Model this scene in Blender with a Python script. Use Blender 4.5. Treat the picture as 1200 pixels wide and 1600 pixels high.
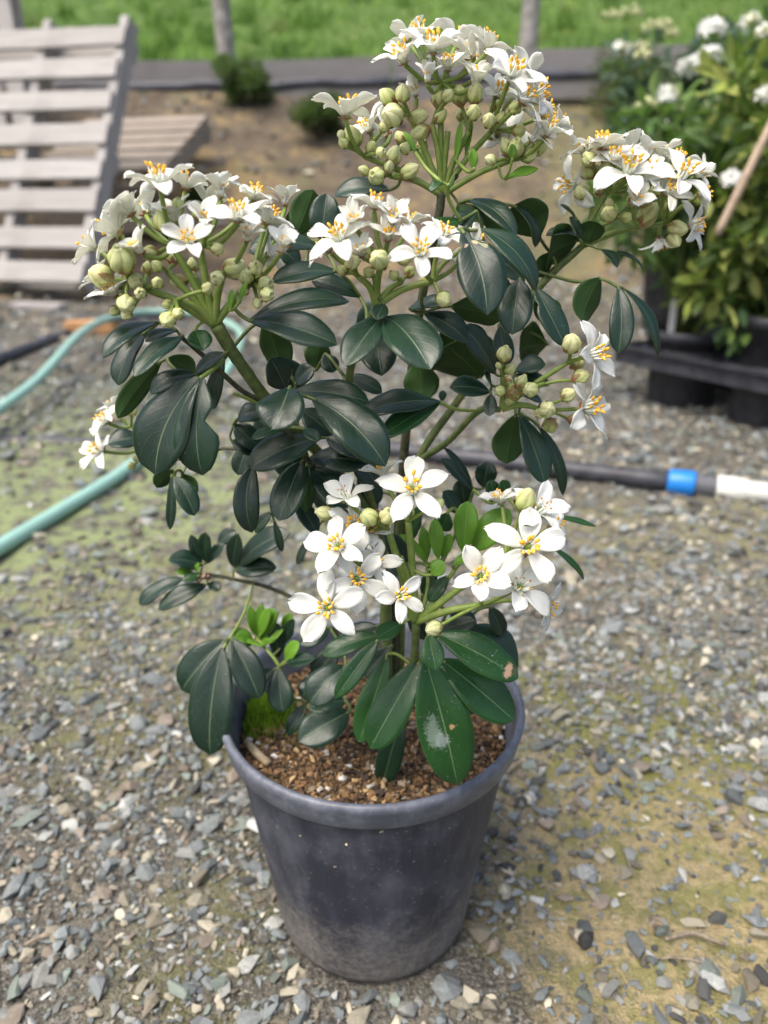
import bpy, bmesh, math, random
import numpy as np
from mathutils import Vector, Matrix, noise as mnoise

random.seed(7); rng = np.random.default_rng(7)
for o in list(bpy.data.objects): bpy.data.objects.remove(o)
scene = bpy.context.scene
COL = scene.collection

# ------------------------------------------------------------------ camera
PITCH = math.radians(23.0); FPX = 1202.0; HC = 0.491; YP = 0.415
cam = bpy.data.cameras.new("camera"); camo = bpy.data.objects.new("camera", cam); COL.objects.link(camo)
camo.location = (0, 0, HC); camo.rotation_euler = (math.radians(90) - PITCH, 0, 0)
cam.sensor_fit = 'VERTICAL'; cam.sensor_height = 36.0; cam.lens = FPX / 1600 * 36.0
cam.clip_start = 0.02; cam.clip_end = 400
cam.dof.use_dof = True; cam.dof.focus_distance = 0.360; cam.dof.aperture_fstop = 6.8
scene.camera = camo
scene.render.resolution_x = 768; scene.render.resolution_y = 1024

# ------------------------------------------------------------------ sky, sun, exposure
SUN_EL = math.radians(63); SUN_ROT = math.radians(-125)
w = bpy.data.worlds.new("World"); scene.world = w; w.use_nodes = True
nt = w.node_tree; nt.nodes.clear()
sky = nt.nodes.new("ShaderNodeTexSky"); sky.sky_type = 'NISHITA'; sky.sun_disc = False
sky.sun_elevation = SUN_EL; sky.sun_rotation = SUN_ROT; sky.air_density = 1.0; sky.dust_density = 6.0; sky.ozone_density = 0.6
bgn = nt.nodes.new("ShaderNodeBackground"); bgn.inputs[1].default_value = 0.125
wo = nt.nodes.new("ShaderNodeOutputWorld")
nt.links.new(sky.outputs[0], bgn.inputs[0]); nt.links.new(bgn.outputs[0], wo.inputs[0])
sl = bpy.data.lights.new("sun", 'SUN'); sl.energy = 1.5; sl.angle = math.radians(44); sl.color = (1.0, 0.965, 0.91)
so = bpy.data.objects.new("sun", sl); COL.objects.link(so)
# direction from which light comes (sky rotation measured from +Y towards +X)
sd = Vector((math.sin(SUN_ROT) * math.cos(SUN_EL), math.cos(SUN_ROT) * math.cos(SUN_EL), math.sin(SUN_EL)))
so.rotation_euler = (-sd).to_track_quat('-Z', 'Y').to_euler()
scene.view_settings.view_transform = 'Standard'; scene.view_settings.look = 'None'
scene.view_settings.gamma = 1.0; scene.view_settings.exposure = 1.0

# ------------------------------------------------------------------ helpers
RIGHT = Vector((1, 0, 0)); FWD = Vector((0, math.cos(PITCH), -math.sin(PITCH))); UPI = Vector((0, math.sin(PITCH), math.cos(PITCH)))
CAMP = Vector((0, 0, HC))
def ray(px, py): return FWD + RIGHT * ((px - 600) / FPX) + UPI * ((800 - py) / FPX)
def Q(px, py, off=0.0):
    """point of the plant seen at (px,py), off cm behind the plant's axis"""
    r = ray(px, py); return CAMP + r * ((YP + off * 0.01) / r.y)
def QY(px, py, Y):
    r = ray(px, py); return CAMP + r * (Y / r.y)
def QG(px, py, z=0.0):
    r = ray(px, py); return CAMP + r * ((z - HC) / r.z)
def depth(p): return (p - CAMP).dot(FWD)

def newobj(name, data, parent=None):
    o = bpy.data.objects.new(name, data); COL.objects.link(o)
    if parent is not None: o.parent = parent
    return o
def tag(o, label=None, cat=None, group=None, kind=None):
    if label: o["label"] = label
    if cat: o["category"] = cat
    if group: o["group"] = group
    if kind: o["kind"] = kind
    return o
def thing(name, label, cat, loc=(0, 0, 0), group=None):
    o = newobj(name, None); o.location = loc; o.empty_display_size = 0.05
    return tag(o, label, cat, group)
def mesh(name, verts, faces, mats=(), smooth=True, midx=None, uvs=None):
    m = bpy.data.meshes.new(name); m.from_pydata([tuple(v) for v in verts], [], faces)
    for mt in mats: m.materials.append(mt)
    if midx is not None: m.polygons.foreach_set("material_index", midx)
    if smooth: m.polygons.foreach_set("use_smooth", [True] * len(m.polygons))
    if uvs is not None:
        uv = m.uv_layers.new(name="UVMap")
        li = np.empty(len(m.loops), dtype=np.int32); m.loops.foreach_get("vertex_index", li)
        uv.data.foreach_set("uv", np.asarray(uvs, dtype=np.float32)[li].ravel())
    m.update(); return m

class MB:
    """collects shapes into one mesh"""
    def __init__(s): s.v = []; s.f = []; s.m = []
    def add(s, vs, fs, mi=0):
        o = len(s.v); s.v += [Vector(v) for v in vs]; s.f += [tuple(i + o for i in f) for f in fs]; s.m += [mi] * len(fs)
    def box(s, c, size, rot=None, mi=0, taper=1.0):
        hx, hy, hz = size[0] / 2, size[1] / 2, size[2] / 2; R = rot or Matrix.Identity(3); c = Vector(c)
        vs = [c + R @ Vector((sx * hx * (taper if sz > 0 else 1), sy * hy * (taper if sz > 0 else 1), sz * hz)) for sz in (-1, 1) for sy in (-1, 1) for sx in (-1, 1)]
        s.add(vs, [(0, 2, 3, 1), (4, 5, 7, 6), (0, 1, 5, 4), (2, 6, 7, 3), (0, 4, 6, 2), (1, 3, 7, 5)], mi)
    def tube(s, pts, radii, seg=8, mi=0, flat=1.0, caps=True, jit=0.0):
        pts = [Vector(p) for p in pts]; n = len(pts)
        if not hasattr(radii, '__len__'): radii = [radii] * n
        prev = None; rings = []
        for i, p in enumerate(pts):
            t = (pts[min(i + 1, n - 1)] - pts[max(i - 1, 0)]).normalized()
            if prev is None:
                a = Vector((0, 0, 1)) if abs(t.z) < 0.9 else Vector((1, 0, 0)); prev = t.cross(a).normalized()
            x = (prev - t * prev.dot(t)).normalized(); y = t.cross(x); prev = x
            rj = radii[i] * (1 + (random.uniform(-jit, jit) if jit else 0))
            rings.append([p + x * math.cos(k * 2 * math.pi / seg) * rj + y * math.sin(k * 2 * math.pi / seg) * rj * flat for k in range(seg)])
        vs = [v for r in rings for v in r]; fs = []
        for i in range(n - 1):
            for k in range(seg):
                a = i * seg + k; b = i * seg + (k + 1) % seg; fs.append((a, b, b + seg, a + seg))
        if caps: fs.append(tuple(range(seg))[::-1]); fs.append(tuple((n - 1) * seg + k for k in range(seg)))
        s.add(vs, fs, mi)
    def lathe(s, prof, seg=32, mi=0, c=(0, 0, 0), rot=None, wob=None):
        vs = []; fs = []; n = len(prof); R = rot or Matrix.Identity(3); c = Vector(c)
        for i, (r, z) in enumerate(prof):
            for k in range(seg):
                a = k * 2 * math.pi / seg; rr = r * (wob(i / (n - 1), a) if wob else 1)
                vs.append(c + R @ Vector((rr * math.cos(a), rr * math.sin(a), z)))
        for i in range(n - 1):
            for k in range(seg):
                a = i * seg + k; b = i * seg + (k + 1) % seg; fs.append((a, b, b + seg, a + seg))
        s.add(vs, fs, mi)
    def build(s, name, mats, parent=None, smooth=True):
        m = mesh(name, s.v, s.f, mats if isinstance(mats, (list, tuple)) else [mats], smooth, s.m)
        return newobj(name, m, parent)

def crom(pts, n=5):
    """Catmull-Rom through points of any dimension"""
    P = [np.array(p, float) for p in pts]; P = [2 * P[0] - P[1]] + P + [2 * P[-1] - P[-2]]; out = []
    for i in range(1, len(P) - 2):
        for k in range(n):
            t = k / n; a, b, c, d = P[i - 1], P[i], P[i + 1], P[i + 2]
            out.append(0.5 * (2 * b + (c - a) * t + (2 * a - 5 * b + 4 * c - d) * t * t + (3 * b - a - 3 * c + d) * t ** 3))
    out.append(P[-2]); return out

def bigmesh(name, V, F, mats, col=None, smooth=False, parent=None):
    """numpy mesh; V (n,3), F (m,k)"""
    m = bpy.data.meshes.new(name); n = len(V); k = F.shape[1]
    m.vertices.add(n); m.vertices.foreach_set("co", V.astype(np.float32).ravel())
    m.loops.add(F.size); m.loops.foreach_set("vertex_index", F.astype(np.int32).ravel())
    m.polygons.add(len(F)); m.polygons.foreach_set("loop_start", np.arange(0, F.size, k, dtype=np.int32))
    m.polygons.foreach_set("use_smooth", np.full(len(F), smooth))
    for mt in mats: m.materials.append(mt)
    if col is not None:
        a = m.color_attributes.new("tint", 'FLOAT_COLOR', 'POINT')
        c4 = np.ones((n, 4), np.float32); c4[:, :3] = col; a.data.foreach_set("color", c4.ravel())
    m.update(calc_edges=True); m.validate()
    return newobj(name, m, parent)

# ------------------------------------------------------------------ materials
class NT:
    def __init__(s, name):
        s.mat = bpy.data.materials.new(name); s.mat.use_nodes = True; s.t = s.mat.node_tree; s.t.nodes.clear()
        s.out = s.n("ShaderNodeOutputMaterial"); s.b = s.n("ShaderNodeBsdfPrincipled"); s.l(s.b.outputs[0], s.out.inputs[0])
    def n(s, typ, **kw):
        nd = s.t.nodes.new(typ)
        for k, v in kw.items(): setattr(nd, k, v)
        return nd
    def l(s, a, b): s.t.links.new(a, b)
    def val(s, sock, v):
        if hasattr(v, 'node'): s.l(v, sock)
        elif isinstance(v, tuple) and len(v) == 3 and sock.type == 'RGBA': sock.default_value = (*v, 1)
        else: sock.default_value = v
    def math(s, op, a, b=0.0, c=0.0, clamp=False):
        nd = s.n("ShaderNodeMath", operation=op, use_clamp=clamp); s.val(nd.inputs[0], a); s.val(nd.inputs[1], b)
        if len(nd.inputs) > 2: s.val(nd.inputs[2], c)
        return nd.outputs[0]
    def mix(s, fac, a, b, mode='MIX'):
        nd = s.n("ShaderNodeMix", data_type='RGBA', blend_type=mode); s.val(nd.inputs[0], fac); s.val(nd.inputs[6], a); s.val(nd.inputs[7], b); return nd.outputs[2]
    def noise(s, vec, scale, detail=4, rough=0.55, out=0, dist=0.0):
        nd = s.n("ShaderNodeTexNoise"); nd.inputs["Scale"].default_value = scale; nd.inputs["Detail"].default_value = detail; nd.inputs["Roughness"].default_value = rough; nd.inputs["Distortion"].default_value = dist
        if vec is not None: s.l(vec, nd.inputs["Vector"])
        return nd.outputs[out]
    def vor(s, vec, scale, out=0, feature='F1'):
        nd = s.n("ShaderNodeTexVoronoi", feature=feature); nd.inputs["Scale"].default_value = scale
        if vec is not None: s.l(vec, nd.inputs["Vector"])
        return nd.outputs[out]
    def ramp(s, fac, stops, interp='LINEAR'):
        nd = s.n("ShaderNodeValToRGB"); cr = nd.color_ramp; cr.interpolation = interp
        while len(cr.elements) < len(stops): cr.elements.new(0.5)
        for e, (p, c) in zip(cr.elements, stops): e.position = p; e.color = (*c, 1) if len(c) == 3 else c
        s.val(nd.inputs[0], fac); return nd.outputs[0]
    def step(s, fac, lo, hi): 
        nd = s.n("ShaderNodeMapRange", interpolation_type='SMOOTHSTEP'); s.val(nd.inputs[0], fac); nd.inputs[1].default_value = lo; nd.inputs[2].default_value = hi; return nd.outputs[0]
    def bump(s, h, strength=0.3, dist=0.001, normal=None):
        nd = s.n("ShaderNodeBump"); nd.inputs["Strength"].default_value = strength; nd.inputs["Distance"].default_value = dist; s.l(h, nd.inputs["Height"])
        if normal is not None: s.l(normal, nd.inputs["Normal"])
        return nd.outputs[0]
    def set(s, color=None, rough=None, normal=None, spec=None, **kw):
        if color is not None: s.val(s.b.inputs["Base Color"], color)
        if rough is not None: s.val(s.b.inputs["Roughness"], rough)
        if normal is not None: s.l(normal, s.b.inputs["Normal"])
        if spec is not None: s.val(s.b.inputs["Specular IOR Level"], spec)
        for k, v in kw.items(): s.val(s.b.inputs[k], v)
        return s.mat
    def translucent(s, fac, color):
        tr = s.n("ShaderNodeBsdfTranslucent"); s.val(tr.inputs[0], color); mx = s.n("ShaderNodeMixShader"); mx.inputs[0].default_value = fac
        s.l(s.b.outputs[0], mx.inputs[1]); s.l(tr.outputs[0], mx.inputs[2]); s.l(mx.outputs[0], s.out.inputs[0])
    @property
    def pos(s): return s.n("ShaderNodeNewGeometry").outputs["Position"]
    @property
    def obj(s): return s.n("ShaderNodeTexCoord").outputs["Object"]
    @property
    def rand(s): return s.n("ShaderNodeObjectInfo").outputs["Random"]
    def attr(s, name): return s.n("ShaderNodeAttribute", attribute_name=name).outputs["Color"]
    def uv(s):
        sp = s.n("ShaderNodeSeparateXYZ"); s.l(s.n("ShaderNodeUVMap").outputs[0], sp.inputs[0]); return sp.outputs[0], sp.outputs[1]

def leaf_mat(name, c1, c2, vein, rough, trans, tcol, specks=0.0, under=False, spec=0.5, spots=()):
    k = NT(name); u, v = k.uv(); pos = k.pos
    base = k.mix(k.rand, c1, c2)
    blotch = k.noise(pos, 55, 3)
    base = k.mix(k.math('MULTIPLY', k.step(blotch, .35, .75), 0.5), base, k.mix(0.55, base, (0.004, 0.010, 0.007)) if not under else k.mix(.2, base, vein))
    du = k.math('ABSOLUTE', k.math('SUBTRACT', u, 0.5))
    rib = k.math('SUBTRACT', 1.0, k.step(du, 0.005, 0.021))
    # side veins sweep towards the tip
    ph = k.math('ADD', k.math('SUBTRACT', k.math('MULTIPLY', v, 7.0), k.math('MULTIPLY', du, 5.0)), k.math('MULTIPLY', k.noise(pos, 45, 2), 1.1))
    sv = k.math('ABSOLUTE', k.math('SUBTRACT', k.math('FRACT', ph), 0.5))
    side = k.math('SUBTRACT', 1.0, k.step(sv, 0.0, 0.10))
    colr = k.mix(k.math('MULTIPLY', rib, 0.6), base, vein)
    colr = k.mix(k.math('MULTIPLY', side, 0.035 if not under else 0.12), colr, vein)
    edge = k.step(du, 0.47, 0.50)
    colr = k.mix(k.math('MULTIPLY', edge, 0.22), colr, vein)
    if specks:
        sp = k.step(k.noise(pos, 900, 2, 0.6), 0.66, 0.74); msk = k.step(k.noise(pos, 60, 2), 0.45, 0.62)
        colr = k.mix(k.math('MULTIPLY', k.math('MULTIPLY', sp, msk), specks), colr, (0.55, 0.58, 0.55))
    for (su, sv_, ru, rv, sc, amt) in spots:   # dead patches and dried residue with a shape of their own
        a_ = k.math('DIVIDE', k.math('SUBTRACT', u, su), ru); b_ = k.math('DIVIDE', k.math('SUBTRACT', v, sv_), rv)
        dd = k.math('ADD', k.math('SQRT', k.math('ADD', k.math('MULTIPLY', a_, a_), k.math('MULTIPLY', b_, b_))), k.math('MULTIPLY', k.math('SUBTRACT', k.noise(pos, 520, 5, .8), .5), 3.4))
        colr = k.mix(k.math('MULTIPLY', k.math('SUBTRACT', 1.0, k.step(dd, .7, 1.2)), amt), colr, sc)
    h = k.math('ADD', k.math('MULTIPLY', rib, -0.9), k.math('MULTIPLY', side, -0.13))
    h = k.math('ADD', h, k.math('MULTIPLY', k.noise(pos, 240, 3), 0.5))
    rg = k.math('ADD', rough, k.math('MULTIPLY', k.math('SUBTRACT', k.noise(pos, 120, 3), 0.5), 0.25))
    k.set(colr, rg, k.bump(h, 0.35, 0.0008), spec)
    if trans: k.translucent(trans, tcol)
    return k.mat
M = {}
M['leaf_dark'] = leaf_mat('leaf_dark', (0.0050, 0.022, 0.011), (0.0095, 0.037, 0.017), (0.15, 0.21, 0.11), 0.36, 0.05, (0.06, 0.2, 0.03), 0.25, False, 0.5)
M['leaf_mid'] = leaf_mat('leaf_mid', (0.010, 0.050, 0.012), (0.018, 0.078, 0.016), (0.18, 0.28, 0.12), 0.33, 0.08, (0.08, 0.25, 0.03), 0.5, False, 0.4)
M['leaf_young'] = leaf_mat('leaf_young', (0.11, 0.27, 0.018), (0.17, 0.36, 0.03), (0.25, 0.42, 0.10), 0.42, 0.22, (0.3, 0.6, 0.05))
M['leaf_under'] = leaf_mat('leaf_under', (0.024, 0.066, 0.014), (0.036, 0.088, 0.02), (0.11, 0.19, 0.05), 0.55, 0.16, (0.12, 0.32, 0.03), 0, True, 0.35)
M['leaf_under_young'] = leaf_mat('leaf_under_young', (0.14, 0.28, 0.05), (0.17, 0.33, 0.06), (0.25, 0.42, 0.10), 0.5, 0.22, (0.3, 0.6, 0.05), 0, True)

_mid = ((0.010, 0.050, 0.012), (0.018, 0.078, 0.016), (0.18, 0.28, 0.12), 0.33, 0.08, (0.08, 0.25, 0.03), 0.6, False, 0.4)
M['leaf_residue'] = leaf_mat('leaf_residue', *_mid, spots=((.38, .52, .05, .018, (.45, .27, .14), .9), (.60, .60, .12, .06, (.42, .47, .47), .45), (.72, .52, .14, .12, (.30, .38, .32), .5)))
M['leaf_browntip'] = leaf_mat('leaf_browntip', *_mid, spots=((.50, .86, .30, .045, (.52, .34, .22), .95), (.3, .93, .2, .03, (.10, .08, .04), .8)))
_drk = ((0.0050, 0.022, 0.011), (0.0095, 0.037, 0.017), (0.15, 0.21, 0.11), 0.36, 0.05, (0.06, 0.2, 0.03), 0.25, False, 0.5)
M['leaf_chewed'] = leaf_mat('leaf_chewed', *_drk, spots=((.22, .20, .14, .035, (.42, .36, .20), .95), (.72, .22, .10, .022, (.46, .35, .25), .9), (.15, .27, .08, .05, (.35, .36, .2), .7)))
def petal_mat():
    k = NT('petal_white'); u, v = k.uv()
    base = k.mix(k.rand, (0.85, 0.865, 0.85), (0.86, 0.86, 0.79))
    base = k.mix(k.math('MULTIPLY', k.math('SUBTRACT', 1.0, k.step(v, 0.0, 0.25)), 0.6), base, (0.72, 0.80, 0.52))
    ln = k.math('ABSOLUTE', k.math('SUBTRACT', k.math('FRACT', k.math('MULTIPLY', u, 9.0)), 0.5))
    h = k.math('ADD', ln, k.math('MULTIPLY', k.noise(k.pos, 500, 2), 1.2))
    k.set(base, 0.55, k.bump(h, 0.30, 0.0005), 0.3); k.translucent(0.36, (0.93, 0.94, 0.86)); return k.mat
M['petal'] = petal_mat()
def simple(name, c1, c2, rough=0.5, scale=80, bstr=0.2, bdist=0.0006, spec=0.4, detail=4, objr=False):
    k = NT(name); nz = k.noise(k.pos, scale, detail)
    c = k.mix(k.step(nz, 0.35, 0.65), c1, c2)
    k.set(c, rough, k.bump(nz, bstr, bdist), spec); return k.mat
def bud_mat():
    k = NT('bud_cream'); sp = k.n("ShaderNodeSeparateXYZ"); k.l(k.obj, sp.inputs[0])
    t = k.step(sp.outputs[2], 0.0, 1.05)
    hue = k.mix(k.rand, (0.55, 0.63, 0.19), (0.76, 0.77, 0.40))
    c = k.mix(t, k.mix(0.5, hue, (0.45, 0.57, 0.13)), k.mix(0.45, hue, (0.80, 0.80, 0.50)))
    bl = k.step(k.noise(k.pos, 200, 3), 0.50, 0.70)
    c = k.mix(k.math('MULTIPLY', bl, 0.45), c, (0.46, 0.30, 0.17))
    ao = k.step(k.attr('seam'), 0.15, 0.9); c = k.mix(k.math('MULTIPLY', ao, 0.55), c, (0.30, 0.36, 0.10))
    k.set(c, 0.5, k.bump(k.noise(k.pos, 600, 3), 0.3, 0.0005), 0.35); k.translucent(0.12, (0.7, 0.8, 0.3)); return k.mat
M['bud'] = bud_mat()
M['sepal'] = simple('sepal', (0.34, 0.36, 0.13), (0.36, 0.13, 0.09), 0.5, 220)
M['stalk'] = simple('stalk_green', (0.165, 0.245, 0.045), (0.235, 0.305, 0.075), 0.45, 160)
M['stem_green'] = simple('stem_green', (0.075, 0.11, 0.03), (0.13, 0.17, 0.05), 0.55, 240, 0.5)
M['stem_brown'] = simple('stem_brown', (0.035, 0.04, 0.02), (0.085, 0.085, 0.045), 0.65, 300, 0.6)
M['filament'] = simple('filament_white', (0.86, 0.87, 0.80), (0.80, 0.83, 0.70), 0.5)
M['anther'] = simple('anther_orange', (0.88, 0.43, 0.02), (0.84, 0.54, 0.07), 0.6, 900)
M['anther_brown'] = simple('anther_brown', (0.42, 0.20, 0.06), (0.60, 0.32, 0.08), 0.7, 900)
M['pistil'] = simple('pistil_green', (0.22, 0.34, 0.06), (0.30, 0.38, 0.10), 0.5)
# ------------------------------------------------------------------ ground, bank and hill (the setting)
def sstep(a, b, x): t = np.clip((x - a) / (b - a), 0, 1); return t * t * (3 - 2 * t)
def gz(x, y):
    x = np.asarray(x, float); y = np.asarray(y, float)
    yb = 4.35 + 0.10 * x
    t = np.clip((y - yb) / 2.1, 0, 1.2)
    bank = 1.14 * (0.75 * t + 0.25 * sstep(0, 1, t)) * np.where(y > yb, 1, 0)
    und = 0.035 * np.sin(x * 2.3 + 1) * np.sin(y * 1.9) * sstep(2.0, 3.5, y) * (1 - sstep(5.9, 6.3, y))
    near = 0.0022 * (np.sin(x * 21 + 1.3) * np.sin(y * 17) + np.sin(x * 47 + y * 31)) * (1 - sstep(1.5, 3, np.hypot(x, y)))
    pot = 1 - np.exp(-(((x + 0.008) ** 2 + (y - YP) ** 2) / 0.13 ** 2) ** 2)
    return bank + und + near * pot
def axis(segs):
    out = []
    for a, b, n in segs: out += list(np.linspace(a, b, n, endpoint=False))
    return np.array(out + [segs[-1][1]])
xs = axis([(-60, -12, 8), (-12, -3, 30), (-3, -0.9, 50), (-0.9, 0.9, 150), (0.9, 3, 50), (3, 12, 30), (12, 60, 8)])
ys = axis([(-60, -6, 8), (-6, 0, 15), (0, 1.6, 130), (1.6, 4.2, 70), (4.2, 6.6, 60)])
X, Y = np.meshgrid(xs, ys)
def grid_faces(nx, ny):
    i = np.arange((nx - 1) * (ny - 1)); r = i // (nx - 1); c = i % (nx - 1); a = r * nx + c
    return np.stack([a, a + 1, a + nx + 1, a + nx], 1)
Z = gz(X, Y)
def ground_mat():
    k = NT('ground_grit'); p = k.pos; sp = k.n("ShaderNodeSeparateXYZ"); k.l(p, sp.inputs[0]); px, py, pz = sp.outputs
    fine = k.vor(p, 330, 1); n1 = k.noise(p, 9, 5, 0.6); n2 = k.noise(p, 70, 5, 0.65); n3 = k.noise(p, 420, 3, 0.6)
    grit = k.ramp(k.noise(p, 260, 3, 0.7), [(0.30, (0.028, 0.026, 0.022)), (0.45, (0.075, 0.070, 0.060)), (0.56, (0.155, 0.146, 0.124)), (0.70, (0.36, 0.34, 0.29))])
    clay = k.ramp(n2, [(0.3, (0.13, 0.118, 0.088)), (0.6, (0.25, 0.23, 0.175)), (0.75, (0.37, 0.345, 0.275))])
    c = k.mix(k.step(n1, 0.40, 0.62), grit, k.mix(0.55, grit, clay))
    def blob(cx, cy, rx, ry, soft, amp=0.5):
        dx = k.math('DIVIDE', k.math('SUBTRACT', px, cx), rx); dy = k.math('DIVIDE', k.math('SUBTRACT', py, cy), ry)
        d = k.math('SQRT', k.math('ADD', k.math('MULTIPLY', dx, dx), k.math('MULTIPLY', dy, dy)))
        d = k.math('ADD', d, k.math('MULTIPLY', k.math('SUBTRACT', k.noise(p, 5.0 / max(rx, .2), 4, 0.65), 0.5), amp * 2.6))
        return k.math('SUBTRACT', 1.0, k.step(d, 1 - soft, 1 + soft))
    # sandy yellow earth with moss beside the pot
    y1 = blob(0.235, 0.43, 0.15, 0.155, 0.35)
    sand = k.mix(k.step(k.noise(p, 30, 5, 0.7), 0.44, 0.58), (0.47, 0.38, 0.20), (0.30, 0.285, 0.10))
    sand = k.mix(k.step(k.noise(p, 120, 5, .75), .42, .66), sand, k.mix(0.45, sand, (.17, .145, .085)))
    c = k.mix(k.math('MULTIPLY', y1, 0.88), c, sand)
    # moss film, pale green, on the left; mossy tint on the right
    for (cx, cy, rx, ry, col, amt) in ((-0.62, 1.22, 0.52, 0.56, (0.36, 0.43, 0.20), 0.95), (-0.95, 1.75, 0.55, 0.35, (0.27, 0.32, 0.16), 0.7), (0.30, 0.64, 0.24, 0.12, (0.28, 0.29, 0.06), 0.7), (-0.22, 0.62, 0.12, 0.10, (0.23, 0.22, 0.08), 0.6), (0.50, 1.05, 0.50, 0.16, (0.40, 0.38, 0.19), 0.6), (-0.28, 0.85, 0.22, 0.14, (0.30, 0.29, 0.13), 0.55), (-0.13, 0.36, 0.05, 0.10, (0.20, 0.21, 0.05), 0.45)):
        b = blob(cx, cy, rx, ry, 0.5); pat = k.step(k.noise(p, 24, 5, 0.7), 0.40, 0.56)
        c = k.mix(k.math('MULTIPLY', k.math('MULTIPLY', b, pat), amt), c, k.mix(k.noise(p, 180, 3), col, tuple(v * 0.55 for v in col)))
    # clay bank
    bankc = k.ramp(k.noise(p, 2.8, 7, 0.74), [(0.34, (0.055, 0.042, 0.03)), (0.44, (0.115, 0.09, 0.062)), (0.53, (0.16, 0.128, 0.09)), (0.60, (0.30, 0.22, 0.10)), (0.66, (0.145, 0.12, 0.085)), (0.76, (0.21, 0.18, 0.13))])
    bankc = k.mix(k.math('MULTIPLY', k.noise(p, 30, 4, .7), 0.5), bankc, k.mix(0.5, bankc, (0.10, 0.075, 0.05)))
    green = k.math('MAXIMUM', k.math('MULTIPLY', k.step(px, 0.35, 1.1), k.step(k.noise(p, 2.6, 4), 0.35, 0.6)), k.math('MULTIPLY', k.step(k.noise(p, 3.1, 5, .7), 0.57, 0.68), .7))
    bankc = k.mix(k.math('MULTIPLY', green, 0.75), bankc, (0.165, 0.16, 0.075))
    far = k.step(k.math('ADD', py, k.math('MULTIPLY', k.noise(p, 1.5, 3), 0.8)), 3.1, 4.3)
    c = k.mix(far, c, bankc)
    h = k.math('ADD', k.math('MULTIPLY', n2, 1.0), k.math('MULTIPLY', n3, 0.8)); h = k.math('ADD', h, k.math('MULTIPLY', k.noise(p, 12, 4), 1.5))
    k.set(c, 0.85, k.bump(h, 1.0, 0.006), 0.25); return k.mat
M['ground'] = ground_mat()
ground = bigmesh('ground', np.stack([X, Y, Z], -1).reshape(-1, 3), grid_faces(len(xs), len(ys)), [M['ground']], smooth=True)
tag(ground, kind='structure')

# grassy hill above the bank
hx = axis([(-70, -8, 14), (-8, 8, 60), (8, 70, 14)]); hy = axis([(6.46, 10, 20), (10, 25, 20), (25, 110, 15)])
HX, HY = np.meshgrid(hx, hy)
def hz(x, y): return 1.02 + 0.36 * np.clip(y - 6.15, 0, 60) + 0.07 * np.sin(x * 0.9 + 1) * np.sin(y * 0.8) * sstep(6.4, 8, y)
k = NT('grass_turf'); n1 = k.noise(k.pos, 2.6, 6, 0.75); n2 = k.noise(k.pos, 18, 4, 0.7)
k.set(k.mix(k.math('MULTIPLY', n2, 0.7), k.ramp(n1, [(0.35, (0.06, 0.115, 0.022)), (0.52, (0.125, 0.22, 0.045)), (0.68, (0.21, 0.26, 0.09))]), (0.05, 0.09, 0.02)), 0.8, k.bump(n2, 1.0, 0.05), 0.2); M['turf'] = k.mat
hill = bigmesh('grass_hill', np.stack([HX, HY, hz(HX, HY)], -1).reshape(-1, 3), grid_faces(len(hx), len(hy)), [M['turf']], smooth=True)
tag(hill, kind='structure')
k = NT('grass_blade'); k.set(k.attr('tint'), 0.6, spec=0.3); k.translucent(0.3, (0.15, 0.35, 0.04)); M['blade'] = k.mat
N = 52000; gy = 6.5 + 11 * rng.random(N) ** 1.8; gx = (rng.random(N) - 0.5) * (7 + gy * 1.5)
tuft = 0.6 * np.sin(gx * 3.1 + 2 * np.sin(gy * 2.3)) * np.sin(gy * 4.1 + gx) + 0.5 * np.sin(gx * 9.7 + 3 * np.sin(gy * 5)) * np.sin(gy * 8.3 + 2 * np.sin(gx * 3)); hh = (0.035 + 0.06 * rng.random(N)) * (1 + 0.5 * tuft)
zz = hz(gx, gy); ang = rng.random(N) * 2 * np.pi; ww = 0.006 + 0.008 * rng.random(N)
b1 = np.stack([gx - ww * np.cos(ang), gy - ww * np.sin(ang), zz - .01], 1); b2 = np.stack([gx + ww * np.cos(ang), gy + ww * np.sin(ang), zz - .01], 1)
tp = np.stack([gx + (rng.random(N) - .5) * .12, gy + (rng.random(N) - .5) * .12, zz + hh], 1)
gc = np.array([0.135, 0.245, 0.045]) * (0.6 + 0.8 * rng.random((N, 1))) + np.array([0.06, 0.03, 0.01]) * (rng.random((N, 1)) < .25)
big = np.array([mnoise.noise(Vector((a * 1.4, c * 2.2, 3))) + .7 * mnoise.noise(Vector((a * 4.5, c * 6.0, 9))) for a, c in zip(gx, gy)])
gc = gc * np.clip(1 + 0.35 * tuft[:, None] + .95 * big[:, None], .22, 2.1) + np.array([.07, .045, .02]) * np.clip(big[:, None] - .25, 0, 1)
V = np.stack([b1, b2, tp], 1).reshape(-1, 3)
# coarser tussocks standing out of the turf
NC, NB = 420, 34; cy = 6.55 + 9 * rng.random(NC) ** 1.5; cx = (rng.random(NC) - .5) * (6 + cy * 1.3); cc = np.array([(.055, .10, .02), (.09, .17, .03), (.22, .25, .09), (.12, .22, .04)])[rng.integers(0, 4, NC)]
tx = np.repeat(cx, NB) + rng.normal(0, .05, NC * NB); ty = np.repeat(cy, NB) + rng.normal(0, .05, NC * NB); tz = hz(tx, ty); th = rng.uniform(.07, .20, NC * NB); ta = rng.random(NC * NB) * 6.28; tw_ = .008
V2 = np.stack([np.stack([tx - tw_ * np.cos(ta), ty - tw_ * np.sin(ta), tz - .01], 1), np.stack([tx + tw_ * np.cos(ta), ty + tw_ * np.sin(ta), tz - .01], 1), np.stack([tx + rng.normal(0, .06, NC * NB), ty + rng.normal(0, .06, NC * NB), tz + th], 1)], 1).reshape(-1, 3)
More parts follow.
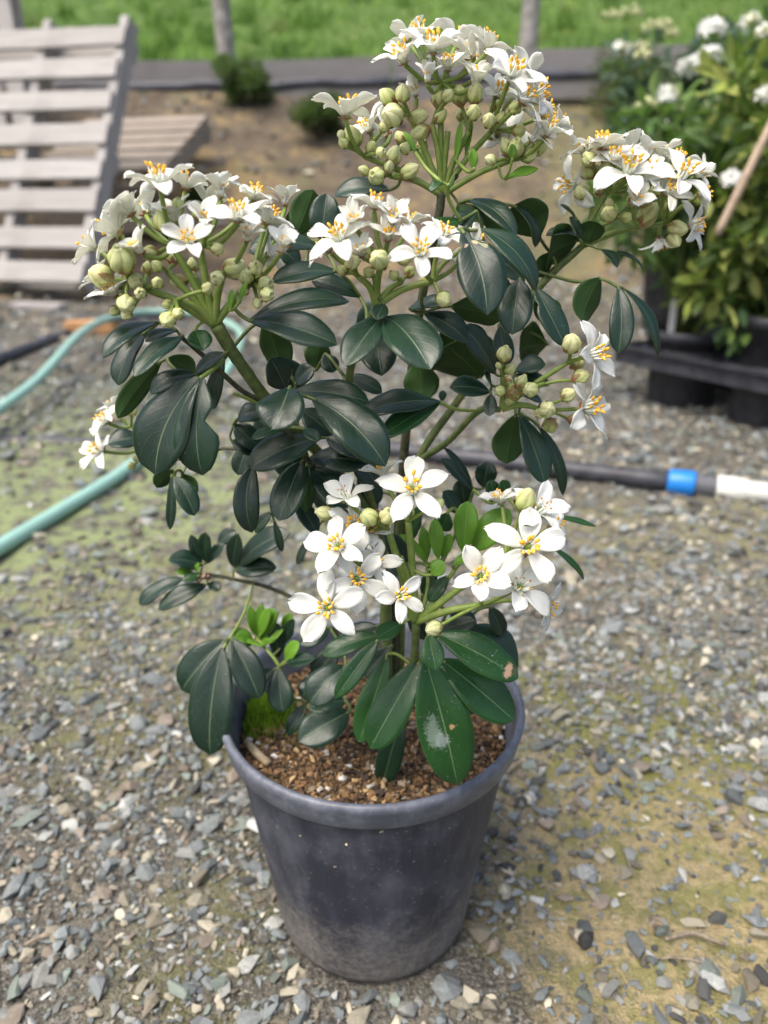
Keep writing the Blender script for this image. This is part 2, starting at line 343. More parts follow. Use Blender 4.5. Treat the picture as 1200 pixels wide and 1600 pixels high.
V = np.concatenate([V, V2]); gc = np.concatenate([gc, np.repeat(cc, NB, 0) * rng.uniform(.7, 1.3, (NC * NB, 1))]); N = N + NC * NB
grass = bigmesh('grass', V, np.arange(3 * N).reshape(-1, 3), [M['blade']], np.repeat(gc, 3, 0)); tag(grass, 'short green pasture grass covering the hill behind the fence posts', 'grass', kind='stuff')

# ------------------------------------------------------------------ stones
def hull_proto(seed, npt=13, flat=0.7):
    r = random.Random(seed); bm = bmesh.new()
    for i in range(npt):
        th = r.uniform(0, 2 * math.pi); z = r.uniform(-1, 1); s = math.sqrt(1 - z * z); q = r.uniform(0.82, 1.1)
        bm.verts.new((s * math.cos(th) * q, s * math.sin(th) * q * 0.85, z * q * flat))
    res = bmesh.ops.convex_hull(bm, input=bm.verts); 
    bmesh.ops.delete(bm, geom=[v for v in bm.verts if not v.link_faces], context='VERTS')
    bmesh.ops.triangulate(bm, faces=bm.faces); bmesh.ops.recalc_face_normals(bm, faces=bm.faces)
    bm.verts.index_update(); V = np.array([v.co[:] for v in bm.verts]); F = np.array([[v.index for v in f.verts] for f in bm.faces]); bm.free()
    return V, F
PROT = [hull_proto(100 + i, random.choice((11, 13, 15)), random.uniform(0.5, 0.8)) for i in range(14)]
PAL = np.array([(0.235, 0.265, 0.268), (0.15, 0.175, 0.18), (0.28, 0.292, 0.275), (0.33, 0.305, 0.23), (0.60, 0.56, 0.43), (0.28, 0.235, 0.185), (0.07, 0.075, 0.075), (0.215, 0.26, 0.225), (0.46, 0.48, 0.455), (0.21, 0.19, 0.14)])
PW = np.array([.19, .15, .14, .11, .05, .09, .08, .09, .04, .06]); PW = PW / PW.sum()
def scatter_hulls(pos, size, flat=(0.5, 0.9), tilt=0.35, pal=PAL, pw=PW, sink=0.25, prot=PROT):
    """one mesh array from many small hulls lying at pos"""
    n = len(pos); which = rng.integers(0, len(prot), n); Vs = []; Fs = []; Cs = []; off = 0
    for pi, (PV, PF) in enumerate(prot):
        idx = np.nonzero(which == pi)[0]
        if not len(idx): continue
        m = len(idx); s = size[idx][:, None] * np.stack([rng.uniform(.8, 1.3, m), rng.uniform(.6, 1.0, m), rng.uniform(*flat, m)], 1)
        v = PV[None] * s[:, None]
        a = rng.uniform(0, 2 * np.pi, m)[:, None]; t = rng.normal(0, tilt, m)[:, None]
        x, y, z = v[..., 0], v[..., 1], v[..., 2]
        y, z = y * np.cos(t) - z * np.sin(t), y * np.sin(t) + z * np.cos(t)
        x, y = x * np.cos(a) - y * np.sin(a), x * np.sin(a) + y * np.cos(a)
        zc = (1 - sink) * s[:, 2:3] * 0.6 - sink * 0.3 * s[:, 2:3]
        v = np.stack([x + pos[idx, 0:1], y + pos[idx, 1:2], z + pos[idx, 2:3] + zc], -1)
        c = pal[rng.choice(len(pal), m, p=pw)] * rng.uniform(.5, 1.2, (m, 1))
        Vs.append(v.reshape(-1, 3)); Cs.append(np.repeat(c, len(PV), 0))
        Fs.append((PF[None] + (np.arange(m) * len(PV))[:, None, None] + off).reshape(-1, 3)); off += m * len(PV)
    return np.concatenate(Vs), np.concatenate(Fs), np.concatenate(Cs)
k = NT('gravel_stone'); tn = k.noise(k.pos, 350, 4, 0.7); k.set(k.mix(k.math('MULTIPLY', tn, 0.55), k.attr('tint'), k.mix(0.6, k.attr('tint'), (0.09, 0.075, 0.055))), 0.78, k.bump(tn, 0.6, 0.0015), 0.3); M['gravel'] = k.mat
def dens(x, y):
    d = np.ones_like(x); d *= 1 - 0.66 * np.exp(-((x - .235) / .15) ** 2 - ((y - .43) / .15) ** 2)
    d *= 1 - 0.75 * np.exp(-(((x + .62) / .5) ** 2 + ((y - 1.22) / .5) ** 2) ** 2)
    nz = 0.5 + 0.5 * np.sin(x * 9 + 2 * np.sin(y * 7)) * np.sin(y * 11 + 1.5 * np.sin(x * 8)); d *= 0.55 + 0.45 * nz
    return d
def pts(n, x0, x1, y0, y1):
    x = rng.uniform(x0, x1, n); y = rng.uniform(y0, y1, n); keep = rng.random(n) < dens(x, y)
    keep &= (x + .008) ** 2 + (y - YP) ** 2 > .0715 ** 2
    x, y = x[keep], y[keep]; return np.stack([x, y, gz(x, y)], 1)
groups = []
for n, box, s0, s1, pw in ((44000, (-.62, .62, .22, .95), .0011, .0046, 2.0), (9000, (-.62, .62, .22, .95), .0035, .0095, 1.9), (26000, (-1.5, 1.5, .9, 2.1), .003, .0085, 1.6), (5500, (-1.5, 1.5, .9, 2.1), .007, .016, 1.6), (10000, (-3.2, 3.0, 2.0, 4.4), .006, .024, 2.0), (3500, (-4, 5, 4.2, 6.2), .01, .035, 2.5)):
    p = pts(n, *box); sz = s0 + (s1 - s0) * rng.random(len(p)) ** pw; groups.append((p, sz))
P_ = np.concatenate([g[0] for g in groups]); S_ = np.concatenate([g[1] for g in groups])
V, F, C = scatter_hulls(P_, S_, sink=0.16)
# stones lying in the sandy patch and on the bank take their dust
gravel = bigmesh('gravel', V, F, [M['gravel']], C); gravel["kind"] = "stuff"; gravel.parent = ground

k = NT('loose_stone'); on = k.obj; tn = k.noise(k.pos, 260, 5, 0.7); rd = k.rand
stops = [(i / 9.0, tuple(PAL[j])) for i, j in enumerate((0, 2, 1, 3, 7, 0, 5, 8, 1, 4))]
bc = k.ramp(rd, stops, 'CONSTANT'); k.set(k.mix(k.step(tn, 0.35, 0.75), k.mix(0.5, bc, (0.09, 0.085, 0.07)), k.mix(.12, bc, (0.09, 0.085, 0.07))), 0.72, k.bump(tn, 0.7, 0.002), 0.3); M['stone'] = k.mat
stone_me = []
for i in range(12):
    PV, PF = hull_proto(300 + i, random.choice((13, 15, 17)), random.uniform(0.45, 0.7))
    bm = bmesh.new(); vv = [bm.verts.new(v) for v in PV]; [bm.faces.new([vv[j] for j in f]) for f in PF]
    bmesh.ops.bevel(bm, geom=bm.edges[:], offset=0.05, segments=1, affect='EDGES', clamp_overlap=True) if i < 0 else None
    me = bpy.data.meshes.new('stone'); bm.to_mesh(me); bm.free(); me.materials.append(M['stone']); stone_me.append(me)
def stone(x, y, s, flat=None):
    o = bpy.data.objects.new('stone', random.choice(stone_me)); COL.objects.link(o); o.parent = ground
    sx, sy = s * random.uniform(.9, 1.35), s * random.uniform(.65, 1.0); szz = s * (flat or random.uniform(.45, .9))
    o.scale = (sx, sy, szz); o.rotation_euler = (random.gauss(0, .22), random.gauss(0, .22), random.uniform(0, 6.28))
    o.location = (x, y, float(gz(x, y)) + szz * 0.34)
named = [(65, 1525, 29), (225, 1360, 22), (325, 1470, 24), (45, 1290, 28), (1010, 1235, 20), (915, 1365, 26), (1150, 1590, 28), (1080, 1575, 24), (375, 1290, 24), (200, 1435, 20), (800, 1500, 22), (765, 1580, 24), (720, 1570, 22), (430, 1445, 24), (850, 1270, 20), (1155, 1220, 24), (1185, 1260, 28), (390, 1595, 26), (470, 1575, 24), (160, 1370, 18), (260, 1130, 22), (130, 1140, 22), (60, 1150, 22), (980, 1210, 20), (1100, 1520, 30), (1180, 1440, 26), (415, 1580, 10), (775, 1420, 18), (640, 1580, 28), (560, 1592, 26), (300, 1540, 26), (185, 1245, 22), (170, 1320, 22), (880, 1205, 20), (830, 1195, 24), (905, 1300, 18), (15, 1585, 26)]
for (a, b, pxr) in named:
    g = QG(a, b); stone(g.x, g.y, pxr / FPX * depth(g) * 0.85)
cnt = 0
while cnt < 262:
    if random.random() < 0.55: x, y = random.uniform(-.45, .45), random.uniform(.24, .85); s = random.uniform(.007, .0135)
    else: x, y = random.uniform(-1.0, 1.0), random.uniform(.75, 1.7); s = random.uniform(.012, .024)
    if (x + .008) ** 2 + (y - YP) ** 2 < .083 ** 2 or random.random() > float(dens(np.array([x]), np.array([y]))[0]) + .25: continue
    stone(x, y, s); cnt += 1

# dead twigs and stalks lying about
M['debris'] = simple('dead_stalk', (.16, .13, .095), (.33, .28, .20), .85, 300)
for i in range(26):
    if i < 3: g = QG(*((1085, 1478), (1060, 1512), (685, 1270 + 260))[i]); x, y, L_ = g.x, g.y, .04
    else: x, y, L_ = random.uniform(-.5, .6), random.uniform(.26, 1.2), random.uniform(.015, .05)
    if (x + .008) ** 2 + (y - YP) ** 2 < .1 ** 2: continue
    a = random.uniform(0, 6.28); b = MB(); P = crom([(-L_ / 2, 0, .001), (0, random.uniform(-.15, .15) * L_, .003), (L_ / 2, 0, .001)], 3); rr = random.uniform(.0007, .0018); b.tube(P, [rr * (1 - .3 * abs(q / 3 - 1)) for q in range(len(P))], 6, jit=.15)
    o = b.build('twig', M['debris'], ground); o.location = (x, y, float(gz(x, y)) + .0025); o.rotation_euler = (0, 0, a)
# ------------------------------------------------------------------ plant pot
PX, PY = -0.0076, YP
def pot_mat():
    k = NT('pot_plastic'); o = k.obj; sp = k.n("ShaderNodeSeparateXYZ"); k.l(o, sp.inputs[0]); z = sp.outputs[2]
    mp = k.n("ShaderNodeMapping"); mp.inputs["Scale"].default_value = (1, 1, 0.25); k.l(o, mp.inputs[0]); st = k.noise(mp.outputs[0], 45, 5, 0.65)
    n1 = k.noise(o, 28, 6, 0.7); n2 = k.noise(o, 260, 4, 0.7)
    c = k.mix(k.step(st, 0.35, 0.7), (0.022, 0.026, 0.040), (0.046, 0.052, 0.074))
    # chalky film and dried mud splashed up from the ground
    film = k.step(k.math('ADD', n1, k.math('MULTIPLY', st, 0.4)), 0.62, 0.95)
    c = k.mix(k.math('MULTIPLY', film, 0.30), c, (0.19, 0.195, 0.225))
    mud = k.math('SUBTRACT', k.math('ADD', k.math('MULTIPLY', n1, 0.75), k.math('MULTIPLY', n2, 0.35)), k.math('MULTIPLY', z, 6.6))
    c = k.mix(k.math('MULTIPLY', k.step(mud, 0.0, 0.55), k.math('ADD', .35, k.math('MULTIPLY', k.step(n2, .4, .6), .4))), c, (0.24, 0.215, 0.18))
    spk = k.step(k.noise(o, 420, 2, .5), 0.67, 0.73)
    c = k.mix(k.math('MULTIPLY', spk, 0.5), c, (0.33, 0.30, 0.25))
    k.set(c, k.math('ADD', 0.42, k.math('MULTIPLY', n1, 0.3)), k.bump(k.math('ADD', n1, k.math('MULTIPLY', n2, .3)), 0.25, 0.001), 0.45); return k.mat
M['pot'] = pot_mat()
def rim_mat():
    k = NT('pot_rim_plastic'); o = k.obj; n1 = k.noise(o, 60, 5, .7); n2 = k.noise(o, 400, 3, .6)
    c = k.mix(k.step(n1, .35, .7), (0.075, 0.084, 0.108), (0.15, 0.165, 0.20)); c = k.mix(k.math('MULTIPLY', k.step(n2, .6, .75), .4), c, (.34, .33, .32))
    k.set(c, .45, k.bump(n1, .2, .001), .5); return k.mat
M['pot_rim'] = rim_mat()
pot = thing('plant_pot', 'slate blue plastic nursery pot with dusty base and thick rolled rim', 'plant pot', (PX, PY, 0))
b = MB(); b.lathe([(0.0, .003), (.061, .003), (.0675, .0045), (.0690, .010), (.0705, .022), (.0885, .1525), (.0900, .1645), (.0920, .1670)], 96); b.build('wall', M['pot'], pot)
b = MB(); b.lathe([(.0917, .1660), (.0943, .1653), (.0960, .1675), (.0970, .1735), (.0982, .1785), (.0987, .1815), (.0976, .1837), (.0956, .1843), (.0936, .1830), (.0928, .1795), (.0895, .1665), (.0835, .1275), (.0818, .1175)], 96); b.build('rim', M['pot_rim'], pot)
# grit stuck to the wall
V, F, C = scatter_hulls(np.array([[r * math.cos(a), r * math.sin(a), z * 1.117] for a, z, r in [(math.radians(d), z, .0690 + (z * 1.117 - .022) / .1305 * .0195) for d, z in ((-86, .142), (-99, .131), (-104, .111), (-82, .106), (-96, .093), (-92, .034), (-87, .016), (-118, .128), (-70, .085), (-85, .012), (-93, .013), (-80, .013), (-75, .02))]]), np.array([.0017, .0017, .0019, .0013, .0011, .0013, .001, .0009, .0009, .0013, .0014, .0011, .001]), pal=np.array([(.62, .52, .36), (.55, .45, .31)]), pw=np.array([.5, .5]))
g = bigmesh('stuck_grit', V, F, [M['gravel']], C, parent=pot); g["kind"] = "stuff"
# potting mix
SZ = .1555
nr, na = 22, 60; vs = []; fs = []
for i in range(nr + 1):
    for j in range(na):
        r = i / nr * .0875; a = j * 2 * math.pi / na; x, y = r * math.cos(a), r * math.sin(a)
        vs.append((x, y, SZ + .004 * mnoise.noise(Vector((x * 40, y * 40, 1))) + .005 * math.exp(-r * r / .001) - (.004 if i == nr else 0)))
for i in range(nr):
    for j in range(na):
        a = i * na + j; c = i * na + (j + 1) % na; fs.append((a, a + na, c + na, c))
M['mix'] = simple('potting_mix', (0.035, 0.024, 0.016), (0.15, 0.095, 0.045), .9, 350, .9, .003, .2)
o = newobj('potting_mix', mesh('potting_mix', vs, fs, [M['mix']]), pot)
def soilz(x, y): return SZ + .004 * mnoise.noise(Vector((x * 40, y * 40, 1))) + .005 * math.exp(-(x * x + y * y) / .001)
n = 6500; r = .0868 * np.sqrt(rng.random(n)); a = rng.random(n) * 2 * np.pi
pp = np.array([[x, y, soilz(x, y)] for x, y in zip(r * np.cos(a), r * np.sin(a))])
BP = np.array([(.36, .22, .10), (.28, .16, .075), (.22, .12, .05), (.50, .34, .17), (.10, .06, .035), (.05, .035, .03), (.30, .24, .16), (.60, .57, .50)])
V, F, C = scatter_hulls(pp, .0008 + .0027 * rng.random(n) ** 2.6, (.6, 1.0), .8, BP, np.array([.17, .17, .14, .08, .18, .17, .06, .03]), .1)
g = bigmesh('bark_crumbs', V, F, [M['gravel']], C, parent=pot); g["kind"] = "stuff"
M['peb_white'] = simple('pale_pebble', (.55, .54, .50), (.70, .69, .65), .6, 300)
for (px, py, pr) in ((389, 1150, 8), (428, 1180, 8), (403, 1155, 7), (535, 1215, 9), (452, 1158, 6), (790, 1133, 8), (783, 1147, 7), (545, 1195, 7), (512, 1228, 6)):
    p = QG(px, py, SZ + .003); q = p - Vector((PX, PY, 0))
    o = newobj('pebble', random.choice(stone_me).copy(), pot); o.data.materials.clear(); o.data.materials.append(M['peb_white'])
    s = pr / FPX * depth(p); o.scale = (s, s * .85, s * 1.1); o.location = (q.x, q.y, soilz(q.x, q.y) + s * .35); o.rotation_euler = (0, 0, random.uniform(0, 6))
M['twig'] = simple('dry_twig', (.30, .235, .15), (.42, .35, .24), .8, 300)
b = MB(); b.tube([QG(385, 1160, SZ + .0035) - Vector((PX, PY, 0)), QG(402, 1178, SZ + .0045) - Vector((PX, PY, 0)), QG(420, 1194, SZ + .0035) - Vector((PX, PY, 0))], [.0026, .0028, .0025], 7); b.build('twig', M['twig'], pot)
# moss cushion
n = 2600; mc = QG(410, 1118, SZ) - Vector((PX, PY, 0)); x = mc.x + rng.normal(0, .0135, n); y = mc.y + rng.normal(0, .0125, n); ok = np.hypot(x, y) < .086; x, y = x[ok], y[ok]; n = len(x)
zc = np.array([soilz(a_, b_) for a_, b_ in zip(x, y)]) + .011 * np.exp(-((x - mc.x) ** 2 + (y - mc.y) ** 2) / .0003); hh = rng.uniform(.002, .005, n); ang = rng.random(n) * 6.28; ww = .0006
V = np.stack([np.stack([x - ww * np.cos(ang), y - ww * np.sin(ang), zc - .003], 1), np.stack([x + ww * np.cos(ang), y + ww * np.sin(ang), zc - .003], 1), np.stack([x + rng.normal(0, .0016, n), y + rng.normal(0, .0016, n), zc + hh], 1)], 1).reshape(-1, 3)
g = bigmesh('moss', V, np.arange(3 * n).reshape(-1, 3), [M['blade']], np.repeat(np.array([.24, .38, .03]) * rng.uniform(.5, 1.6, (n, 1)), 3, 0), parent=pot); g["kind"] = "stuff"

# ------------------------------------------------------------------ the shrub
shrub = thing('flowering_shrub', 'bushy evergreen with dark glossy leaves and white star flowers, growing in slate blue pot', 'shrub', (PX, PY, SZ))
SO = Vector((PX, PY, SZ))
def S(p): return Vector(p) - SO

NHINT = {'top': Vector((0, -.55, .83)), 'under': Vector((0, .80, .60))}
def leaf(bx, by, tx, ty, wpx, ob, ot=None, kind='d', bend=0.10, bow=0.0, roll=0.0, fold=0.16, notch=None, seg=14):
    if ot is None: ot = ob - 0.6
    B = Q(bx, by, ob); T = Q(tx, ty, ot); ax = T - B; L = ax.length; ax.normalize()
    under = kind in ('u', 'v')
    n = Vector(NHINT['under' if under else 'top']); n = (n - ax * n.dot(ax)).normalized()
    if under and n.dot(CAMP - B) > 0: n = -n
    if (not under) and n.dot(CAMP - B) < 0: n = -n
    roll += random.uniform(-8, 8); n = Matrix.Rotation(math.radians(roll), 3, ax) @ n
    side = ax.cross(n).normalized()
    d = depth((B + T) / 2)
    si = Vector((side.dot(RIGHT), side.dot(UPI))); ai = Vector((ax.dot(RIGHT), ax.dot(UPI)))
    fac = abs(si.x * ai.y - si.y * ai.x) / max(ai.length, .25)
    W = wpx * d / FPX / max(fac, .5) * 0.5 * (.95 if kind == 'y' else .95)
    sgn = 1
    if under: bend = -bend if bend > 0 and n.z < 0 else bend
    C = (B + T) / 2 + n * bend * L + (UPI * ai.x - RIGHT * ai.y).normalized() * bow * L
    nc = 4; rows = []; uvs = []; ph = random.uniform(0, 6); wv = random.uniform(.04, .13); thick = .00022; twist = math.radians(random.uniform(-16, 16)); bend *= random.uniform(.8, 1.35)
    pa_ = random.uniform(.72, .95); pb_ = random.uniform(.56, .70); tm = pa_ / (pa_ + pb_); pn_ = tm ** pa_ * (1 - tm) ** pb_; tipc = random.uniform(-.02, .10)
    C = (B + T) / 2 + n * bend * L + (UPI * ai.x - RIGHT * ai.y).normalized() * bow * L
    top = []; bot = []
    for i in range(seg + 1):
        t = i / seg; p = B * (1 - t) ** 2 + C * 2 * t * (1 - t) + T * t * t
        tg = ((C - B) * (1 - t) + (T - C) * t).normalized(); sd = tg.cross(n).normalized(); nn = sd.cross(tg); tr_ = twist * (t - .4); sd, nn = sd * math.cos(tr_) + nn * math.sin(tr_), nn * math.cos(tr_) - sd * math.sin(tr_); p = p - nn * tipc * L * t ** 4
        wp = (max(t, 0) ** pa_) * (max(1 - t, 0) ** pb_) / pn_ if 0 < t < 1 else 0
        if t < .06: wp = max(wp, .05)
        hw = W * min(wp, 1.02) if i < seg else W * .015
        hw = max(hw, .0006 if i < seg else .0002)
        for j in range(-nc, nc + 1):
            s = j / nc; ws = hw
            if notch and i not in (0, seg):
                for (t0, sg_, dp, wd) in notch:
                    if s * sg_ > 0: ws *= 1 - dp * math.exp(-((t - t0) / wd) ** 2)
            hgt = abs(s) * fold * 2 * ws - s * s * ws * .18 + wv * hw * math.sin(t * 9 + ph + (2.2 if s > 0 else 0)) * abs(s)
            q = p + sd * s * ws + nn * hgt
            top.append(q + nn * thick - SO); bot.append(q - nn * thick - SO); uvs.append((s * .5 + .5, t))
    nw = 2 * nc + 1; V = top + bot; NT_ = len(top); F = []; mi = []
    for i in range(seg):
        for j in range(nw - 1):
            a = i * nw + j
            F.append((a, a + nw, a + nw + 1, a + 1)); mi.append(0)
            F.append((NT_ + a, NT_ + a + 1, NT_ + a + nw + 1, NT_ + a + nw)); mi.append(1)
    def edge(a, b_): F.append((a, b_, NT_ + b_, NT_ + a)); mi.append(1)
    for i in range(seg): edge(i * nw + nw, i * nw); edge(i * nw + nw - 1, (i + 1) * nw + nw - 1)
    # petiole back to the nearest stem
    near = min(ANCH, key=lambda q: (q - B).length_squared); gap = (near - B).length
    if gap > .0015:
        mb = MB(); c1 = B - (C - B).normalized() * min(gap * .2, .004); P = crom([tuple(near), tuple(near * .35 + c1 * .65), tuple(B), tuple(B + (C - B) * .12)], 4)
        mb.tube([Vector(q) - SO for q in P], [.0009 if gap > .01 else .0007] * len(P), 6); o0 = len(V); V = V + mb.v; F = F + [tuple(i + o0 for i in f) for f in mb.f]; mi = mi + [2] * len(mb.f); uvs2 = [(.5, .5)] * len(mb.v)
        ANCH.append(B); ANCH.append((near + B) / 2)
    else: uvs2 = []
    mt = {'d': ('leaf_dark', 'leaf_under'), 'u': ('leaf_dark', 'leaf_under'), 'g': ('leaf_mid', 'leaf_under'), '1': ('leaf_residue', 'leaf_under'), '2': ('leaf_browntip', 'leaf_under'), '3': ('leaf_chewed', 'leaf_under'), 'y': ('leaf_young', 'leaf_under_young'), 'v': ('leaf_young', 'leaf_under_young')}[kind]
    return newobj('leaf', mesh('leaf', V, F, [M[mt[0]], M[mt[1]], M['stalk' if kind in 'gyv' else 'stem_green']], True, mi, uvs + uvs + uvs2), shrub)

# ------------------------------------------------------------------ stems
ANCH = []
def stem(pts_, mat='stem_green', name='stem', seg=9, jit=.04):
    """pts: (px, py, off cm, radius mm)"""
    P = [(*Q(a, b_, c), r * .001) for a, b_, c, r in pts_]; P = crom(P, 6); ANCH.extend(Vector(q[:3]) for q in P)
    b = MB(); b.tube([S(p[:3]) for p in P], [p[3] for p in P], seg, jit=jit); return b.build(name, M[mat], shrub)
base_z = [(612, 1100, 0), (604, 1106, -.4), (622, 1104, .5), (598, 1098, .7), (628, 1112, -1)]
stem([(690,300,0,2.2),(685,340,0,2.2),(662,450,.3,2.3),(645,560,.8,2.5),(634,680,.8,2.7),(629,740,.8,2.8),(618,900,.4,3.2),(612,1125,0,3.8)], 'stem_brown')
stem([(908,386,2,1.9),(850,440,2,2.2),(790,520,1.5,2.2),(720,620,1.2,2.2),(657,712,.6,2.4),(634,800,.6,2.6),(622,1125,.5,3.2)], 'stem_green')
stem([(782,640,-3,1.5),(748,642,-2.6,1.7),(700,690,-1.5,1.8),(648,730,-.2,2),(628,800,.2,2.2),(616,900,.3,2.4)], 'stem_green')
stem([(338,508,-7,3.2),(360,545,-6.6,3.0),(384,580,-6,2.9),(420,628,-5,2.9),(490,700,-3,2.9),(560,780,-1.5,3),(600,880,-.6,3.2),(605,1125,-.4,3.6)], 'stem_green')
stem([(282,526,-6.5,1.0),(325,562,-5.5,1.2),(380,612,-5,1.3),(420,628,-4.9,1.6)], 'stem_brown')
stem([(588,480,-6.3,1.7),(565,530,-5,1.8),(545,600,-3.8,2),(560,720,-1.8,2.2),(598,850,-.3,2.5),(600,1000,.6,2.7)], 'stem_green')
stem([(650,972,-7.6,2.2),(647,1030,-7,2.3),(634,1090,-4.5,2.6),(622,1130,-2.2,3),(615,1150,-1.6,3.2)], 'stem_green')
stem([(318,896,4,1.3),(365,905,4,1.3),(420,918,4,1.4),(480,945,3,1.5),(560,985,1.8,1.7),(606,1020,.6,2)], 'stem_brown')
stem([(396,912,3.9,.7),(380,960,1.5,.8),(356,1002,-.5,.9),(348,1014,-1,.8)], 'stalk', 'petiole')
stem([(402,998,.6,.9),(436,1040,-.8,1.2),(452,1085,-.6,1.3),(470,1130,-.2,1.5)], 'stalk')
stem([(838,424,2,.9),(900,440,1,.9),(940,436,.5,.9),(968,450,-.3,.8)], 'stem_green', 'petiole')
stem([(748,642,-2.6,.9),(715,640,-3.3,.9),(686,629,-4,.9)], 'stalk', 'petiole')
stem([(420,628,-5,1.2),(440,618,-6,1.1),(455,610,-7,1)], 'stalk', 'petiole')
stem([(350,562,-6.6,.8),(332,578,-7.4,.9),(313,591,-8,1)], 'stalk', 'petiole')
stem([(420,628,-5,1.4),(450,675,-5,1.4),(478,716,-4,1.4),(530,770,-2,1.6),(590,850,-.6,2)], 'stem_brown')
stem([(418,632,-5,1),(402,630,-5.6,.9),(385,622,-6,.9),(365,615,-6.4,.8)], 'stalk', 'petiole')
stem([(240,708,4,.9),(290,718,3,1),(360,700,1,1.1),(440,730,0,1.3),(540,800,0,1.6),(605,880,.5,2)], 'stem_brown')
stem([(740,765,-2,.9),(728,800,-2,1),(690,880,-3,1.2),(655,960,-6,1.4)], 'stem_green')
stem([(860,395,2,.6),(868,415,2,.7),(846,442,2,.8)], 'stalk', 'petiole')
stem([(812,436,-4.5,.8),(826,470,-1,.8),(800,505,1.2,.9)], 'stem_green', 'petiole')
stem([(752,358,-5,.8),(722,360,-4.5,.9),(690,350,-1,1),(684,345,0,1)], 'stem_green', 'petiole')
stem([(666,878,-6,.8),(668,920,-7,1),(655,970,-7.6,1.2)], 'stalk')
stem([(730,864,-6.3,1),(700,905,-7,1.2),(660,965,-7.6,1.5)], 'stalk')

# ------------------------------------------------------------------ flowers
def petal_mesh(i):
    r = random.Random(50 + i); seg = 9; nc = 3; top = []; bot = []; uvs = []
    rec = r.uniform(-.12, .26); cup = r.uniform(.08, .28); ph = r.uniform(0, 6); wid = r.uniform(.225, .29); nt_ = r.uniform(-.06, .14); pb2 = r.uniform(.42, .62); pa2 = r.uniform(.7, .95); tm2 = pa2 / (pa2 + pb2); pn2 = tm2 ** pa2 * (1 - tm2) ** pb2; tw = r.uniform(-.25, .25)
    for a in range(seg + 1):
        t = a / seg; hw = wid * ((t ** pa2) * ((1 - t) ** pb2) / pn2 if 0 < t < 1 else 0); hw = max(hw, .05 if a == 0 else .035)
        for j in range(-nc, nc + 1):
            s = j / nc; x = t - (nt_ * .5 * max(0, 1 - abs(s) * 1.6) * (t ** 6)) + .035 * math.sin(7 * s + ph) * t ** 4
            z = .10 * math.sin(math.pi * t) - rec * t * t + cup * hw * s * s * 1.6 + .03 * math.sin(5 * t + ph) * s + tw * t * s * hw + .022 * math.sin(9 * t + 6 * s + ph) + .05 * s * math.sin(6 * t + 2 * ph) * t
            q = Vector((x, s * hw, z)); top.append(q + Vector((0, 0, .008))); bot.append(q - Vector((0, 0, .008))); uvs.append((s * .5 + .5, t))
    nw = 2 * nc + 1; n = len(top); F = []
    for a in range(seg):
        for j in range(nw - 1):
            q = a * nw + j; F.append((q, q + nw, q + nw + 1, q + 1)); F.append((n + q, n + q + 1, n + q + nw + 1, n + q + nw))
        F.append((a * nw + nw, a * nw, n + a * nw, n + a * nw + nw)); q = a * nw + nw - 1; F.append((q, q + nw, n + q + nw, n + q))
    return mesh('petal', top + bot, F, [M['petal']], True, None, uvs + uvs)
PETALS = [petal_mesh(i) for i in range(12)]
def ell(mb, c, ax, r, l, mi, seg=6):
    R = Vector(ax).to_track_quat('Z', 'Y').to_matrix(); mb.lathe([(.001 * r, -l), (r * .75, -l * .6), (r, 0), (r * .75, l * .6), (.001 * r, l)], seg, mi, c, R)
def stamen_mesh(i):
    r = random.Random(80 + i); b = MB(); n = 10
    for k in range(n):
        a = k * 2 * math.pi / n + r.uniform(-.15, .15); h = (.38 if k % 2 else .52) * r.uniform(.85, 1.1); sp = r.uniform(.04, .16)
        p0 = Vector((.085 * math.cos(a), .085 * math.sin(a), .03)); p1 = Vector(((.10 + sp * .4) * math.cos(a), (.10 + sp * .4) * math.sin(a), h * .5)); p2 = Vector(((.09 + sp) * math.cos(a), (.09 + sp) * math.sin(a), h))
        b.tube([p0, p1, p2], [.048, .040, .014], 5, 0)
        if i < 3 or r.random() < .6:
            ell(b, p2 + Vector((0, 0, .02)), (math.cos(a) * .6 + r.uniform(-.4, .4), math.sin(a) * .6 + r.uniform(-.4, .4), .8), .046 if i < 3 else .030, .092 if i < 3 else .046, 1 if i < 3 else 2)
    return mesh('stamens', b.v, b.f, [M['filament'], M['anther'], M['anther_brown']], True, b.m)
STAM = [stamen_mesh(i) for i in range(4)]
b = MB(); b.lathe([(.085, .0), (.10, .06), (.085, .13), (.04, .19), (.02, .28), (.03, .31), (.001, .33)], 10); PIST = mesh('pistil', b.v, b.f, [M['pistil']], True)
def calyx_mesh():
    b = MB(); b.lathe([(.03, -.10), (.07, -.06), (.10, -.01), (.095, .035), (.001, .045)], 10, 0)
    for k in range(5):
        a = (k + .5) * 2 * math.pi / 5; R = Matrix.Rotation(a, 3, 'Z')
        vs = [R @ Vector(v) for v in ((.07, -.06, -.03), (.07, .06, -.03), (.16, .075, -.015), (.16, -.075, -.015), (.27, 0, .0), (.07, -.05, -.05), (.07, .05, -.05), (.16, .06, -.035), (.16, -.06, -.035))]
        b.add(vs, [(0, 3, 2, 1), (3, 4, 2), (5, 6, 7, 8), (8, 7, 4), (0, 5, 8, 3), (1, 2, 7, 6), (3, 8, 4), (2, 4, 7)], 0)
    return mesh('flower', b.v, b.f, [M['sepal']], True)
CALYX = calyx_mesh()
def face_dir(f): return (RIGHT * f[0] + UPI * f[1] - FWD * f[2]).normalized()
